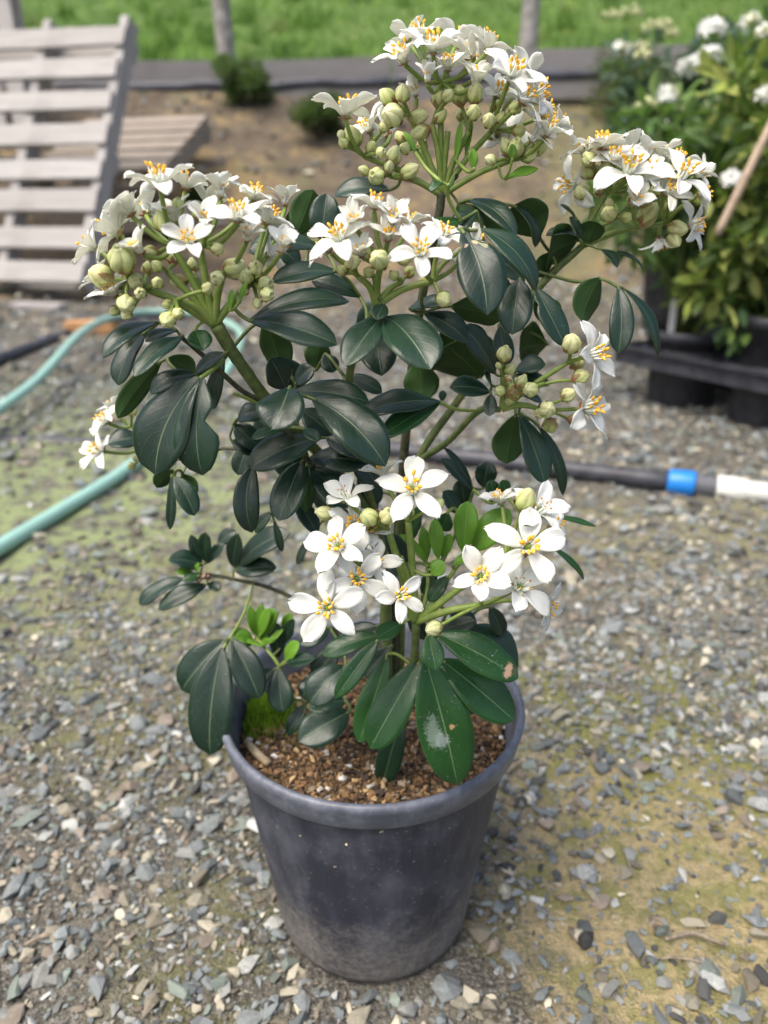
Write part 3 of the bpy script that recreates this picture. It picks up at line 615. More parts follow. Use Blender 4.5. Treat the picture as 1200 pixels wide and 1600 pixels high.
def flower(p, d, f, op=18, roll=None, old=False, np_=5):
    """p receptacle, d diameter m, f facing (right, up, to camera), op petal lift in degrees"""
    z = face_dir(f); R = z.to_track_quat('Z', 'Y').to_matrix()
    o = newobj('flower', CALYX, shrub); L = d * .5 / max(math.cos(math.radians(op)), .78) * .97
    r0 = random.uniform(0, 6.28) if roll is None else math.radians(roll)
    o.matrix_local = Matrix.Translation(S(p)) @ (R @ Matrix.Rotation(r0, 3, 'Z')).to_4x4() @ Matrix.Scale(L, 4)
    for k in range(np_):
        a = k * 2 * math.pi / np_ + random.uniform(-.14, .14); lift = math.radians(op + random.uniform(-9, 9) + (random.choice((0, 0, -14, 14)) if old else 0))
        q = newobj('petal', random.choice(PETALS), o); s = random.uniform(.92, 1.08)
        q.matrix_local = Matrix.Rotation(a, 4, 'Z') @ Matrix.Translation((.06, 0, .028)) @ Matrix.Rotation(-lift, 4, 'Y') @ Matrix.Rotation(random.uniform(-.15, .15), 4, 'X') @ Matrix.Diagonal((s, s * random.uniform(.92, 1.12), s, 1))
    sc = min(1.0, .0165 / L) if op > 45 else 1.0
    q = newobj('stamens', STAM[3] if old else random.choice(STAM[:3]), o); q.scale = (1.08, 1.08, 1.0 if op < 45 else .9); q.rotation_euler = (0, 0, random.uniform(0, 6))
    newobj('pistil', PIST, o)
def bud_mesh(i):
    r = random.Random(30 + i); b = MB(); n = 12; tw = r.uniform(.5, 1.3) * r.choice((-1, 1)); dp = r.uniform(.10, .17); fat = r.uniform(.42, .50); opn = i % 3 == 0; sk = r.uniform(.75, 1.0); seam = []; seg = 30
    prof = []
    for a in range(n + 1):
        t = a / n; rr = fat * math.sin(math.pi * min(1, t ** sk)) ** r.uniform(.60, .66) if 0 < t < 1 else .001
        prof.append((max(rr, .02), t))
    if opn: prof = prof[:-1] + [(.16, 1.0), (.10, .90), (.001, .84)]
    def cr(t, a):
        q = ((a * 5 / (2 * math.pi) + tw * t * .9) % 1.0) - .5; return q
    def wob(t, a):
        q = cr(t, a); return 1 - dp * math.exp(-((q + .1) / .10) ** 2) * min(1, 3 * t) + .07 * q * min(1, 2 * t)
    b.lathe(prof, seg, 0, wob=wob); npf = len(prof)
    for a in range(npf):
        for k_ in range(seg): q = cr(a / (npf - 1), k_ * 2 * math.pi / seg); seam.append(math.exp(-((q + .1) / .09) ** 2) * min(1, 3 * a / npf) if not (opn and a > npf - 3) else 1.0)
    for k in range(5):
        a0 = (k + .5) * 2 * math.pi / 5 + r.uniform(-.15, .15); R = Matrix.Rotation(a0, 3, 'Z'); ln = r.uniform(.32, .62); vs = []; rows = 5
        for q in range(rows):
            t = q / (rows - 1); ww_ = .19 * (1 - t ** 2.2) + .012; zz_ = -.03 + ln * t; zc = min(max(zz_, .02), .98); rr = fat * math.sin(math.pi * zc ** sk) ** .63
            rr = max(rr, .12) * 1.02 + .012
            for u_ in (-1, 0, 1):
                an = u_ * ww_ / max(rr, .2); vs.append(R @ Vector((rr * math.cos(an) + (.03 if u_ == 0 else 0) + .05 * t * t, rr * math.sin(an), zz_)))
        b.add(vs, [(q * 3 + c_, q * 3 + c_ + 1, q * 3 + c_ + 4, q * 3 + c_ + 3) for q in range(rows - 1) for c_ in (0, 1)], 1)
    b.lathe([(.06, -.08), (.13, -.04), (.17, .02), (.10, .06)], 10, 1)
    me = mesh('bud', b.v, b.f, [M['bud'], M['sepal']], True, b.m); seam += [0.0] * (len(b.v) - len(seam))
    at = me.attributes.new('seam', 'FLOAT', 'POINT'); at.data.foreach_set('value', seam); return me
BUDS = [bud_mesh(i) for i in range(12)]
def bud(p, axis_, dia):
    o = newobj('bud', random.choice(BUDS), shrub); R = Vector(axis_).to_track_quat('Z', 'Y').to_matrix()
    dia *= .95; L = dia * random.uniform(1.0, 1.3)
    o.matrix_local = Matrix.Translation(S(p - Vector(axis_) * L * .5)) @ (R @ Matrix.Rotation(random.uniform(0, 6), 3, 'Z')).to_4x4() @ Matrix.Diagonal((dia, dia, L, 1))

def head(base, off, nodes, flowers, buds, bulge=1.6, stalk_r=1.5, first_r=None):
    """a flower head: base px, off cm; nodes px where stalks fork; flowers (px,py,diam px,facing,open[,off]); buds (px,py,dia px[,off])"""
    Bp = Q(*base, off); items = []
    for fl in flowers:
        px, py, dm, f = fl[:4]; op = fl[4] if len(fl) > 4 else 16; o_ = fl[5] if len(fl) > 5 else off - bulge * max(-.4, f[2]) + random.uniform(-.4, .4)
        items.append(['f', px, py, dm, f, op, o_, fl[6] if len(fl) > 6 else None])
    for bd in buds:
        o_ = bd[3] if len(bd) > 3 else off - bulge * .45 + random.uniform(-.9, .9)
        items.append(['b', bd[0], bd[1], bd[2], None, 0, o_, None])
    nd = [dict(px=a, py=c, it=[]) for a, c in nodes]
    for it in items:
        best = min(nd, key=lambda q: (q['px'] - it[1]) ** 2 + (q['py'] - it[2]) ** 2 + (60 * 60 if (q['py'] < it[2] - 12 and base[1] > it[2]) else 0)); best['it'].append(it)
    for q in nd:
        mo = sum(i[6] for i in q['it']) / len(q['it']) if q['it'] else off - .5
        npo = Q(q['px'], q['py'], off * .45 + mo * .55); b = MB()
        mid = (Bp + npo) / 2 + Vector((0, 0, .002)) + Vector((random.uniform(-1, 1), random.uniform(-1, 1), 0)) * .001
        P = crom([tuple(S(Bp)), tuple(S(mid)), tuple(S(npo))], 5); ANCH.extend(Vector(q) + SO for q in P); b.tube(P, [stalk_r * .001 * (1.1 - .25 * i / len(P)) for i in range(len(P))], 8)
        for it in q['it']:
            p = Q(it[1], it[2], it[6]); dpx = it[3] * depth(p) / FPX
            if it[0] == 'f':
                z = face_dir(it[4]); end = p - z * .0012; c2 = end - z * .006
                P = crom([tuple(S(npo)), tuple(S((npo * .45 + c2 * .55))), tuple(S(end))], 5); b.tube(P, [.00105] * len(P), 7)
                ops = it[5]; flower(p, dpx, it[4], abs(ops), it[7], old=ops < 0)
            else:
                ax = (p - npo); ax = (ax.normalized() + Vector((random.uniform(-.25, .25), random.uniform(-.5, .1), .25))).normalized(); end = p - ax * dpx * .5
                P = crom([tuple(S(npo)), tuple(S((npo + end) / 2 + Vector((0, 0, .0006)))), tuple(S(end))], 4); b.tube(P, [.0009] * len(P), 6); bud(p, ax, dpx)
        b.build('flower_stalk', M['stalk'], shrub)
# top head
head((690, 305), 0, [(655,235),(675,195),(700,205),(733,205),(768,205),(800,250),(610,275),(570,245),(690,130),(640,180)],
 [(677,82,104,(0,.80,.6),14,-1.5),(632,98,84,(-.4,.7,.6),34,-1),(668,128,50,(0,.85,.5),66,-2.5),(540,183,100,(.05,.97,.25),20,-1.5),(737,92,92,(.1,.9,-.1),18,1),(752,112,66,(.1,.9,.3),62,0),(797,122,108,(.3,.5,.8),10,-2),(833,152,96,(.85,.3,.45),14,-1),(852,212,90,(.25,.8,.5),22,-1.5),(607,212,90,(-.6,.2,-.3),14,2),(790,205,84,(.2,.2,-.8),20,2.5),(712,70,84,(.3,.9,-.2),16,2),(640,65,70,(-.2,.9,-.2),20,2),(770,215,44,(.3,-.1,.6),66,2),(820,120,80,(.5,.7,-.3),15,2),(762,78,86,(.3,.8,.4),16,-.5),(815,160,88,(.6,.5,.6),14,-2),(846,182,80,(.8,.4,.4),16,.5),(868,200,74,(.7,.55,.2),18,1),(742,132,66,(.2,.75,.6),44,-1),(655,60,82,(-.1,.9,.3),16,.5),(578,205,70,(-.4,.5,.5),30,1),(700,110,70,(0,.8,.5),30,0),(775,150,80,(.4,.5,.7),20,.5),(650,150,48,(-.2,.8,.4),60,0),(830,220,60,(.6,.4,.5),50,-1)],
 [(606,152,28),(629,145,27),(612,180,38),(600,198,19),(654,182,30),(656,206,31),(689,181,22),(687,153,27),(550,214,33),(533,210,15),(537,224,19),(615,243,29),(595,238,20),(581,230,22),(568,266,19),(588,275,30),(641,267,30),(608,260,20),(632,232,19),(719,149,31),(743,144,30),(740,175,24),(764,188,24),(783,184,19),(811,204,23),(806,231,31),(792,230,27),(827,243,23),(843,231,24),(766,250,19),(806,167,22),(700,150,20),(660,225,22,1.5),(625,215,22,1.5),(775,165,20,1.5),(720,180,18,1)], 1.8, 1.5)
# left head
head((335, 508), -7, [(262,425),(228,452),(305,432),(350,425),(394,440),(270,385),(312,385),(200,440),(275,470)],
 [(250,293,120,(-.02,.86,.5),16,-8.5,20),(186,365,112,(-.75,.42,.15),18,-7.5),(345,308,64,(0,.8,.35),56,-6.5),(372,345,108,(.08,.78,.6),14,-9),(297,380,82,(.02,.30,.95),24,-9.5,90),(440,392,64,(.3,.5,.8),60,-8.5),(180,462,84,(-.35,.65,.45),20,-7),(446,320,54,(0,.95,.3),52,-2),(415,350,80,(.3,.8,-.1),20,-5),(325,320,66,(0,.7,-.2),24,-5.5),(228,335,80,(-.2,.7,-.4),26,-5),(415,400,60,(.2,.3,-.3),30,-5),(205,335,92,(-.5,.8,.2),18,-7),(290,295,82,(.2,.85,.2),20,-6),(322,352,66,(.1,.6,.7),50,-8.5),(396,312,84,(.3,.8,.4),16,-6.5),(150,388,84,(-.8,.4,.3),16,-6),(275,345,70,(-.1,.7,.6),46,-7.5),(222,395,64,(-.4,.6,.6),52,-8),(385,375,60,(.2,.6,.7),54,-8),(160,440,66,(-.6,.5,.3),30,-6.5),(425,345,70,(.4,.8,.3),20,-4.5)],
 [(190,405,46),(157,430,39),(207,384,22),(234,396,27),(244,415,20),(213,440,30),(246,441,22),(197,475,31),(179,486,19),(198,492,19),(257,345,37),(278,319,22),(262,500,28,-9),(278,490,20,-9),(262,476,18),(219,458,22),(341,389,22),(366,418,34),(384,432,26),(400,418,27),(416,444,30),(418,460,27),(339,434,26,-9),(402,474,18),(311,331,28,-6),(300,415,22,-6),(280,440,24,-6),(325,450,20,-8.5),(230,420,20,-6),(380,455,20,-7.5),(270,405,20,-6)], 1.6, 1.7)
# middle head
head((588, 478), -6.2, [(585,432),(560,432),(628,440),(676,440),(600,400)],
 [(656,398,100,(.08,.32,.95),14,-8,54),(532,378,106,(-.25,.6,.75),12,-7.5),(555,352,60,(-.1,.45,.9),54,-7),(585,326,84,(.12,.88,.4),18,-6.5),(613,344,62,(.1,.4,.9),54,-7),(722,392,92,(.75,.2,-.5),14,-4.5),(738,385,76,(.3,.6,.2),20,-4),(606,374,62,(.1,.6,.75),50,-7),(690,372,82,(.3,.6,.6),18,-6),(566,398,56,(-.2,.5,.8),56,-7.5),(515,392,70,(-.6,.5,.5),20,-6.5),(640,352,64,(.2,.8,.3),26,-5)],
 [(592,405,38,-8.5),(550,408,27,-8),(535,422,20),(694,468,30,-7),(570,395,24),(632,405,22),(615,430,18),(575,425,18),(640,425,20,-5.5),(660,440,18,-5.5)], 1.4, 1.5)
# right head
head((908, 386), 2, [(925,325),(962,340),(1000,352),(1042,348),(950,300)],
 [(941,232,90,(0,.94,.3),8,1),(980,272,116,(.05,.5,.85),10,0,60),(1010,245,58,(.2,.8,.3),54,1.5),(1062,280,104,(.25,.45,.85),10,0),(1086,275,48,(.85,.4,.2),58,2),(898,290,92,(-.75,-.1,.35),8,2.5),(1076,352,84,(.75,-.05,.45),12,1),(1032,250,76,(.1,.85,-.1),20,3),(1030,372,60,(.2,-.5,-.2),20,3.5),(985,240,70,(0,.9,-.2),20,3),(960,254,82,(-.1,.75,.6),16,.5),(1040,302,86,(.3,.35,.85),12,0),(1092,305,64,(.85,.2,.4),16,1),(915,242,72,(-.3,.85,.4),20,1.5),(1012,275,74,(.1,.6,.75),24,.5),(1055,255,70,(.4,.8,.3),18,2),(990,318,56,(0,.3,.9),52,0)],
 [(920,249,26),(918,266,28),(948,266,30),(908,300,24),(951,334,30),(980,340,20),(1008,308,27),(1012,335,35),(1060,358,32),(1054,376,26),(952,318,18),(1025,297,20),(990,310,22,2.5),(1040,320,22,2),(1000,290,20,2.5),(935,300,18,2.5)], 1.6, 1.3)
# small head on the right
head((784, 640), -3, [(785,588),(850,600),(888,566),(850,640),(802,612)],
 [(920,556,108,(.72,.12,.65),12,-4,30),(910,638,112,(.74,.05,.66),10,-4,60)],
 [(893,536,32),(788,553,27),(779,571,13),(797,576,20),(793,597,20),(815,596,22),(781,611,20),(801,612,27),(829,609,26),(795,625,20),(908,589,28),(888,617,26),(855,640,29),(860,665,28),(901,568,24,-2.5),(899,656,24,-2.5),(843,646,18)], 1.2, 1.4)
# small head far left
head((242, 708), 4, [(212,705),(205,665),(222,712)],
 [(168,660,66,(-.5,.55,.6),18,3),(160,705,78,(-.6,.25,.7),14,2.5),(180,640,50,(-.3,.7,.2),30,4)],
 [(206,640,20),(214,716,16),(222,703,15),(205,728,14)], 1, 1.1)
# lower head
head((650, 972), -7.6, [(606,826),(638,815),(752,945),(790,872),(590,905),(625,870)],
 [(513,950,114,(-.08,.12,1),8,-10.5,170),(556,905,104,(.2,.15,.95),14,-9.5),(622,932,84,(.35,.25,.9),20,-10.5,250),(532,856,104,(-.25,.35,.9),16,-9.5),(552,822,88,(.05,.3,.9),20,-8),(543,782,82,(-.2,.7,.65),-20,-8),(644,768,118,(0,.42,.9),10,-9,90),(600,744,70,(-.25,.92,.2),26,-6.5),
  (822,856,128,(.08,.22,1),10,-9.5,80),(838,802,104,(.4,.55,.65),-16,-8),(750,902,90,(-.05,.3,.95),34,-10),(808,920,112,(.2,.35,.9),-12,-9.5),(783,786,66,(-.35,.85,.2),22,-6),(846,942,76,(.7,-.3,.4),30,-8.5),(585,880,70,(.1,.2,.9),30,-8.5),(575,830,60,(.3,.4,.8),40,-7.5),(860,825,70,(.6,.4,.5),20,-7)],
 [(576,808,32),(607,806,34),(684,788,26),(508,802,28,-7),(677,982,26,-10),(598,905,32),(822,780,40,-8),(640,800,20,-7)], 1.8, 1.9)
LEAVES = [
 # around the left flower head
 (247,504,156,553,36,-6,-8,'d',.16), (227,521,185,602,42,-5.5,-7,'d',.22), (285,526,209,587,40,-7,-9,'d',.12), (252,565,182,652,30,-4,-4.5,'u',.15), (276,517,226,531,22,-6.5,-7.5,'d',.1),
 (305,516,318,545,38,-7.5,-8.5,'g',.05), (262,560,306,580,28,-4,-4,'u',.05), (312,591,242,742,96,-8,-9,'d',.05,-.17), (318,592,312,746,78,-8,-9.5,'d',.10,-.06,0,.14,((.42,-1,.62,.10),)),
 (308,585,233,614,32,-7,-7.5,'d',.25), (352,552,303,582,26,-7,-7,'d',.1), (224,684,169,694,37,2,1,'d',.12), (275,735,243,760,20,-1,-1,'u',.1),
 (268,742,264,828,18,-1,-1.5,'d',.15,.12), (272,745,304,806,34,-1,-2,'d',.1,.10), (285,740,303,778,30,0,0,'u',.1), (350,560,330,640,30,-5,-5,'d',.1), (300,600,285,660,40,-5,-5,'d',.1),
 # between left and middle heads
 (527,425,425,441,42,-4.5,-5.5,'d',.16), (500,388,384,387,46,-3.5,-4,'d',.18), (395,497,546,468,44,-6.5,-5.5,'d',.20), (390,501,526,540,56,-7,-8,'d',.18), (415,500,440,582,52,-3.5,-3,'u',.1),
 (462,368,488,298,44,1,1.5,'u',.08), (503,376,511,302,50,.5,1,'d',.08), (608,297,522,304,38,2,2,'d',.18), (562,464,487,440,36,-4,-4,'d',.15), (470,420,430,380,40,0,0,'d',.1), (480,372,452,330,34,2,2,'u',.1),
 (597,496,540,574,58,-7,-9.5,'d',.10), (602,495,672,578,84,-7,-10,'d',.10,.06), (587,520,596,585,62,-5,-7,'d',.06), (600,475,588,499,28,-7,-8,'d',.05), (665,490,734,532,46,-4.5,-5.5,'d',.12),
 (774,584,727,508,44,-3,-4,'d',.08), (704,478,782,496,34,-3,-3,'u',.06), (640,482,700,470,26,-4,-5,'d',.1), (560,520,590,470,30,-3,-3,'d',.1), (690,500,650,560,44,-1,-1,'d',.1),
 # below the top and right heads
 (735,312,810,362,38,-.5,-3,'d',.2), (716,318,742,378,50,0,-1,'u',.05), (745,318,793,368,30,1,.5,'u',.1), (843,371,806,316,54,1,.5,'u',.12), (803,322,841,387,20,.5,0,'d',.22,.1), (902,376,852,400,46,2,1,'u',.1), (902,371,853,364,18,1.5,1,'d',.25),
 (858,395,842,434,28,2,2,'u',.1), (722,360,762,490,80,-6,-8.5,'3',.12,.10,0,.14,((.16,-1,.6,.07),(.2,1,.35,.05))), (752,358,845,452,50,-5,-6,'d',.2), (812,436,800,522,56,-4.5,-6,'d',.1), (836,448,882,542,46,-2,-3.5,'d',.1,-.04,0,.16,((.3,1,.4,.05),)),
 (915,382,932,345,42,1.5,1,'u',.06), (906,376,891,338,18,1,1,'d',.2), (899,340,877,318,7,1,1,'d',.1), (940,390,966,416,20,1,0,'d',.15), (960,393,1006,416,9,1,1,'d',.2),
 (938,434,904,502,50,.5,0,'u',.08), (966,448,966,552,40,-.5,-2,'d',.14,.08), (973,450,1027,556,22,0,-.5,'d',.12,.12), (780,508,790,572,36,-1.5,-2,'d',.08), (855,538,810,545,50,2,2,'u',.08),
 (805,580,852,566,32,-1,-1.5,'d',.1), (805,586,858,602,26,-1,-1.5,'d',.1), (812,615,848,627,16,0,0,'d',.1), (770,400,820,440,50,-2,-2,'d',.1), (760,420,790,470,44,-1,-1,'d',.1), (745,330,700,370,34,-2,-3,'d',.14), (720,345,668,362,30,-3,-4,'g',.1), (835,470,870,500,34,0,0,'u',.08),
 # round the right-hand small head
 (765,612,705,602,35,-3,-4,'d',.08), (768,602,758,583,18,-3,-3.5,'d',.05), (767,615,765,650,23,-3.5,-4.5,'d',.05), (806,648,790,724,54,-1,-1,'u',.08), (812,648,851,756,46,-2.5,-4,'d',.10), (840,664,880,774,22,-2,-2.5,'d',.12,.08),
 (688,628,564,643,42,-4,-5.5,'d',.15), (686,630,592,686,38,-4,-6,'g',.08), (690,626,693,610,13,-3.5,-3.5,'d',.05), (655,562,660,626,58,0,0,'u',.05), (752,590,698,540,74,1,0,'u',.06), (720,560,640,540,60,1.5,1.5,'u',.06),
 # heart of the bush
 (457,612,578,626,46,-6,-7,'d',.16), (487,622,604,726,76,-7,-9.5,'d',.10,.10), (452,606,424,668,78,-8,-10,'d',.12,.10), (446,608,424,560,48,-5,-5.5,'d',.06), (475,670,498,688,21,-6,-7,'d',.05), (442,668,394,686,19,-6,-7,'d',.1),
 (417,640,370,656,36,-4.5,-5,'d',.12), (497,686,390,730,58,-4.5,-6,'d',.10), (482,717,578,723,46,-4,-5,'d',.10), (472,721,436,814,56,-4,-6,'d',.10), (479,725,478,798,30,-3,-3.5,'u',.05), (483,728,546,792,52,-3.5,-5,'d',.08),
 (510,684,572,712,40,-4,-5,'d',.08), (397,726,393,834,44,-3.5,-5,'d',.12,-.16), (362,690,402,706,28,-4,-4,'d',.08), (365,664,408,702,36,-3.5,-4,'d',.08), (462,780,496,834,30,-3,-4,'d',.1), (424,800,398,832,20,-1,-1,'d',.1),
 (428,812,441,862,14,-1,-1.5,'d',.1), (487,836,464,882,14,-1,-1.5,'d',.1), (508,553,521,582,30,-2,-2.5,'d',.05), (492,578,500,534,42,-1,-1,'u',.05), (538,588,598,611,28,-3,-3.5,'d',.1), (462,600,490,574,34,-3,-3,'d',.08),
 (430,690,470,740,60,-1.5,-2,'d',.08), (520,660,560,700,60,-2,-2.5,'d',.08), (400,650,440,700,60,-2,-2.5,'d',.08), (470,640,520,680,50,-3,-3.5,'d',.08), (550,700,590,760,44,-1.5,-2,'d',.08), (440,560,470,610,40,-2,-2,'d',.06), (520,730,500,800,40,-1,-1.5,'d',.06), (390,690,372,742,34,-1.5,-2,'d',.08),
 (560,730,588,790,40,0,-.5,'d',.06), (590,770,560,830,34,1,.5,'d',.08), (640,880,600,930,40,-3,-3.5,'d',.08), (600,830,640,890,36,-2,-2,'d',.08), (660,800,620,850,36,1,1,'d',.06), (560,860,590,900,30,-2,-2,'d',.06),
 # low twig on the left
 (322,880,321,832,24,4,3.5,'d',.08), (315,880,298,836,20,4.5,4.5,'d',.08), (315,882,264,873,28,4,3,'d',.12), (325,880,348,849,18,4,4,'d',.08), (290,903,215,944,25,4,3,'d',.2), (322,914,246,952,30,3.5,2.5,'d',.12), (325,912,345,921,16,3.5,3,'d',.1),
 (365,886,372,834,30,4,3.5,'d',.08), (371,883,448,828,38,4,3,'d',.12), (368,892,432,886,32,3.5,3,'d',.12), (340,850,368,829,24,5,5,'d',.1), (302,897,276,892,13,3.5,3,'y',.1), (307,897,312,880,9,3.5,3,'y',.1), (310,900,285,907,16,3,2.5,'g',.1),
 # trio hanging over the rim
 (352,1000,280,1080,62,0,-1.5,'d',.14), (347,1012,326,1182,76,-1,-4,'d',.10,-.03), (361,998,405,1092,50,-1,-3,'d',.12,.06),
 # young shoot and leaves inside the pot
 (435,1043,441,1113,43,-1,-2.5,'d',.08), (428,1046,392,1072,22,-1,-2,'d',.1), (447,1036,493,1030,19,-1,-2,'d',.1), (435,1028,431,972,28,0,0,'d',.08), (445,1003,461,968,19,0,-.5,'d',.08), (478,1100,447,1150,24,-1,-2,'d',.1),
 (540,1040,481,1099,56,-4,-5.5,'d',.10), (546,1112,466,1158,56,-3,-4.5,'d',.10), (540,1095,481,1106,30,-2,-3,'d',.1), (515,980,468,1006,34,-2,-3,'d',.1), (530,1010,490,1060,40,-1,-1.5,'d',.08), (500,1060,470,1090,34,-1,-1.5,'d',.08),
 # whorl under the lower flower head
 (664,1028,716,1232,90,-7.5,-9.5,'1',.06,.02), (657,1030,576,1171,62,-7,-9,'g',.08,.02), (606,1022,561,1159,48,-6,-7.5,'g',.08,.04), (592,998,522,1093,33,-8,-9.5,'g',.08), (628,974,588,998,28,-8,-9,'g',.06), (670,990,681,1047,38,-9,-10,'g',.05),
 (682,990,808,1060,54,-8,-9,'2',.14), (688,1030,803,1126,66,-7,-8.5,'g',.10), (718,983,809,1042,68,-5,-5.5,'d',.10), (690,985,744,970,28,-6,-6,'d',.1), (630,1115,597,1230,42,-4,-4.5,'d',.08), (692,1050,742,1114,40,-5,-5.5,'d',.06), (594,992,503,1022,30,-6.5,-7,'g',.08), (590,978,528,1000,24,-6,-6,'d',.1),
 (765,948,786,994,29,-5,-5,'d',.1), (640,1050,620,1120,40,-4.5,-5,'d',.06), (665,1000,640,960,28,-5,-5,'d',.06), (700,955,746,985,30,-5.5,-5.5,'d',.08), (610,1010,570,1060,36,-4.5,-5,'d',.08),
 # fresh leaves inside the lower head
 (724,864,731,783,40,-6.5,-6,'y',.06), (737,864,797,794,46,-6,-5.5,'y',.12), (685,875,679,810,25,-6.5,-6,'y',.05), (691,872,704,834,20,-6,-6,'y',.05), (674,898,694,878,26,-8,-8,'y',.05), (666,878,661,824,20,-6,-6,'y',.06), (708,882,742,864,16,-7,-7,'y',.1), (667,880,627,834,12,-7,-7.5,'y',.15),
 (858,852,916,906,11,-5,-5,'g',.22), (855,806,930,823,9,-4.5,-4.5,'g',.12), (770,786,768,750,24,-3,-3,'g',.06), (790,772,785,750,22,-3,-3,'g',.06), (756,762,762,722,36,-1,-1,'d',.06), (738,766,690,716,19,-2,-2,'d',.08), (738,762,697,697,13,-1.5,-1.5,'d',.08), (718,802,692,768,28,-2.5,-2.5,'d',.08), (726,792,720,748,36,-1.5,-1.5,'d',.06),
 (640,845,655,790,20,-5,-5,'g',.06), (700,900,670,940,24,-7,-7.5,'g',.06), (700,800,690,830,30,-4,-4,'g',.06), (660,930,680,890,24,-6,-6,'g',.06),
 # bracts
 (790,280,840,263,18,-1,-1,'y',.08), (740,265,738,232,16,-2,-2,'y',.05), (712,250,720,190,12,-.5,-.5,'y',.04), (728,240,736,185,12,0,0,'y',.04), (650,240,632,205,10,-2.5,-2.5,'y',.1), (700,290,712,272,14,-3.5,-4,'g',.2), (690,285,672,298,16,-3.5,-4,'g',.2), (360,485,362,452,9,-8.5,-8.5,'y',.1), (800,250,800,225,14,-1.5,-1.5,'y',.05), (375,470,385,440,9,-8,-8,'y',.1),
]
def _gap(a): q = Q(a[0], a[1], a[5]); return min((s - q).length for s in ANCH)
for a in sorted(LEAVES, key=_gap): leaf(*a)
# young tuft in the pot
for i in range(16):
    a = random.uniform(0, 6.28); leaf(402 + 8 * math.cos(a), 998 + 5 * math.sin(a), 402 + 42 * math.cos(a), 984 + 30 * math.sin(a) - 8, random.uniform(15, 22), random.uniform(.2, 1.2), None, 'y', .1, 0, 0, .1, None, 8)
leaf(365, 1000, 382, 1022, 22, -.5, -1, 'y'); leaf(446, 1032, 466, 1004, 22, -.5, -1, 'y'); leaf(446, 988, 453, 958, 20, .5, .5, 'y')

# dried remains of an old flower on the low twig
M['dry'] = simple('dry_flower', (.20, .13, .09), (.36, .26, .19), .85, 400)
b = MB(); c0 = Q(317, 902, 3.3)
for i in range(9):
    d = Vector((random.uniform(-1, 1), random.uniform(-1, 1), random.uniform(-.6, .8))).normalized(); ell(b, S(c0 + d * .003), d, .0016, .0036, 0, 6)
b.build('dried_flower', M['dry'], shrub)
# ------------------------------------------------------------------ pallets
def wood_mat(name, c1, c2, dark):
    k = NT(name); o = k.obj; mp = k.n("ShaderNodeMapping"); mp.inputs["Scale"].default_value = (1.2, 22, 22); k.l(o, mp.inputs[0])
    av = k.n("ShaderNodeVectorMath", operation='ADD'); k.l(mp.outputs[0], av.inputs[0]); cv = k.n("ShaderNodeCombineXYZ"); k.l(k.math('MULTIPLY', k.rand, 40), cv.inputs[0]); k.l(k.math('MULTIPLY', k.rand, 90), cv.inputs[1]); k.l(cv.outputs[0], av.inputs[1])
    g = k.noise(av.outputs[0], 3.0, 6, 0.7, dist=.4); n2 = k.noise(o, 5, 4)
    c = k.mix(g, k.mix(k.rand, c1, c2), dark); c = k.mix(k.math('MULTIPLY', k.step(n2, .5, .75), .35), c, dark)
    k.set(c, .8, k.bump(g, .6, .004), .25); return k.mat
M['wood'] = wood_mat('weathered_wood', (.56, .55, .535), (.46, .445, .43), (.20, .185, .172))
M['wood2'] = wood_mat('brown_wood', (.42, .375, .31), (.36, .315, .26), (.17, .14, .115))
def board(parent, name, c, size, mat, R=None):
    """one plank with rough ends, its grain along local x; c and R in the parent's frame"""
    b = MB(); n = 6; L, W_, T = size; ring = []
    for i in range(n + 1):
        x = -L / 2 + L * i / n; dy = random.uniform(-1, 1) * W_ * .02; dz = random.uniform(-1, 1) * T * .06; ww = W_ / 2 * random.uniform(.96, 1.02); e = .86 if i in (0, n) else 1
        ring.append([(x, -ww * e + dy, -T / 2 + dz), (x, -ww + dy, 0 + dz), (x, -ww * .95 + dy, T / 2 + dz), (x, ww * .95 + dy, T / 2 + dz), (x, ww + dy, 0 + dz), (x, ww * e + dy, -T / 2 + dz)])
    vs = [v for r in ring for v in r]; fs = [(i * 6 + j, i * 6 + 6 + j, i * 6 + 6 + (j + 1) % 6, i * 6 + (j + 1) % 6) for i in range(n) for j in range(6)] + [tuple(range(6)), tuple(range(n * 6 + 5, n * 6 - 1, -1))]
    b.add(vs, fs); o = b.build(name, mat, parent, smooth=False); o.location = c
    if R is not None: o.rotation_euler = R.to_euler()
    return o
def pallet(name, label, origin, a, up, wid, hgt, nb, mat, group=None, poke=.07, seed=1, gap=None, strs=(0, .5, 1)):
    """pallet whose deck lies in the plane of a (along boards) and up (along stringers); origin is the corner"""
    random.seed(seed); a = Vector(a).normalized(); up = Vector(up); up = (up - a * up.dot(a)).normalized(); n = a.cross(up)
    t = thing(name, label, 'pallet', origin, group); t.rotation_euler = Matrix((a, up, n)).transposed().to_euler()
    pitch = (hgt - .10) / (nb - 1)
    for i in range(nb):
        board(t, 'deck_board', (wid / 2, .05 + i * pitch + random.uniform(-.009, .009), .050 + .0105), (wid * random.uniform(.985, 1.012), random.uniform(.098, .120), .02), mat, Matrix.Rotation(random.uniform(-.013, .013), 3, 'Z'))
    for i in range(3 if hgt > .9 else 2):
        board(t, 'base_board', (wid / 2, .06 + i * (hgt - .12) / (2 if hgt > .9 else 1), -.0615), (wid, .10, .02), mat)
    for s in strs:
        board(t, 'stringer', (.025 + s * (wid - .05), (hgt + poke) / 2 - .005, 0), (hgt + poke, .099, .045), mat, Matrix.Rotation(math.pi / 2, 3, 'Z') @ Matrix.Rotation(math.pi / 2, 3, 'X'))
    return t
BR = QG(142, 466, .0); TR = QY(212, 50, 4.42); up = TR - BR; aL = Vector((-up.y, up.x, 0)).normalized(); n_ = (-aL).cross(up)
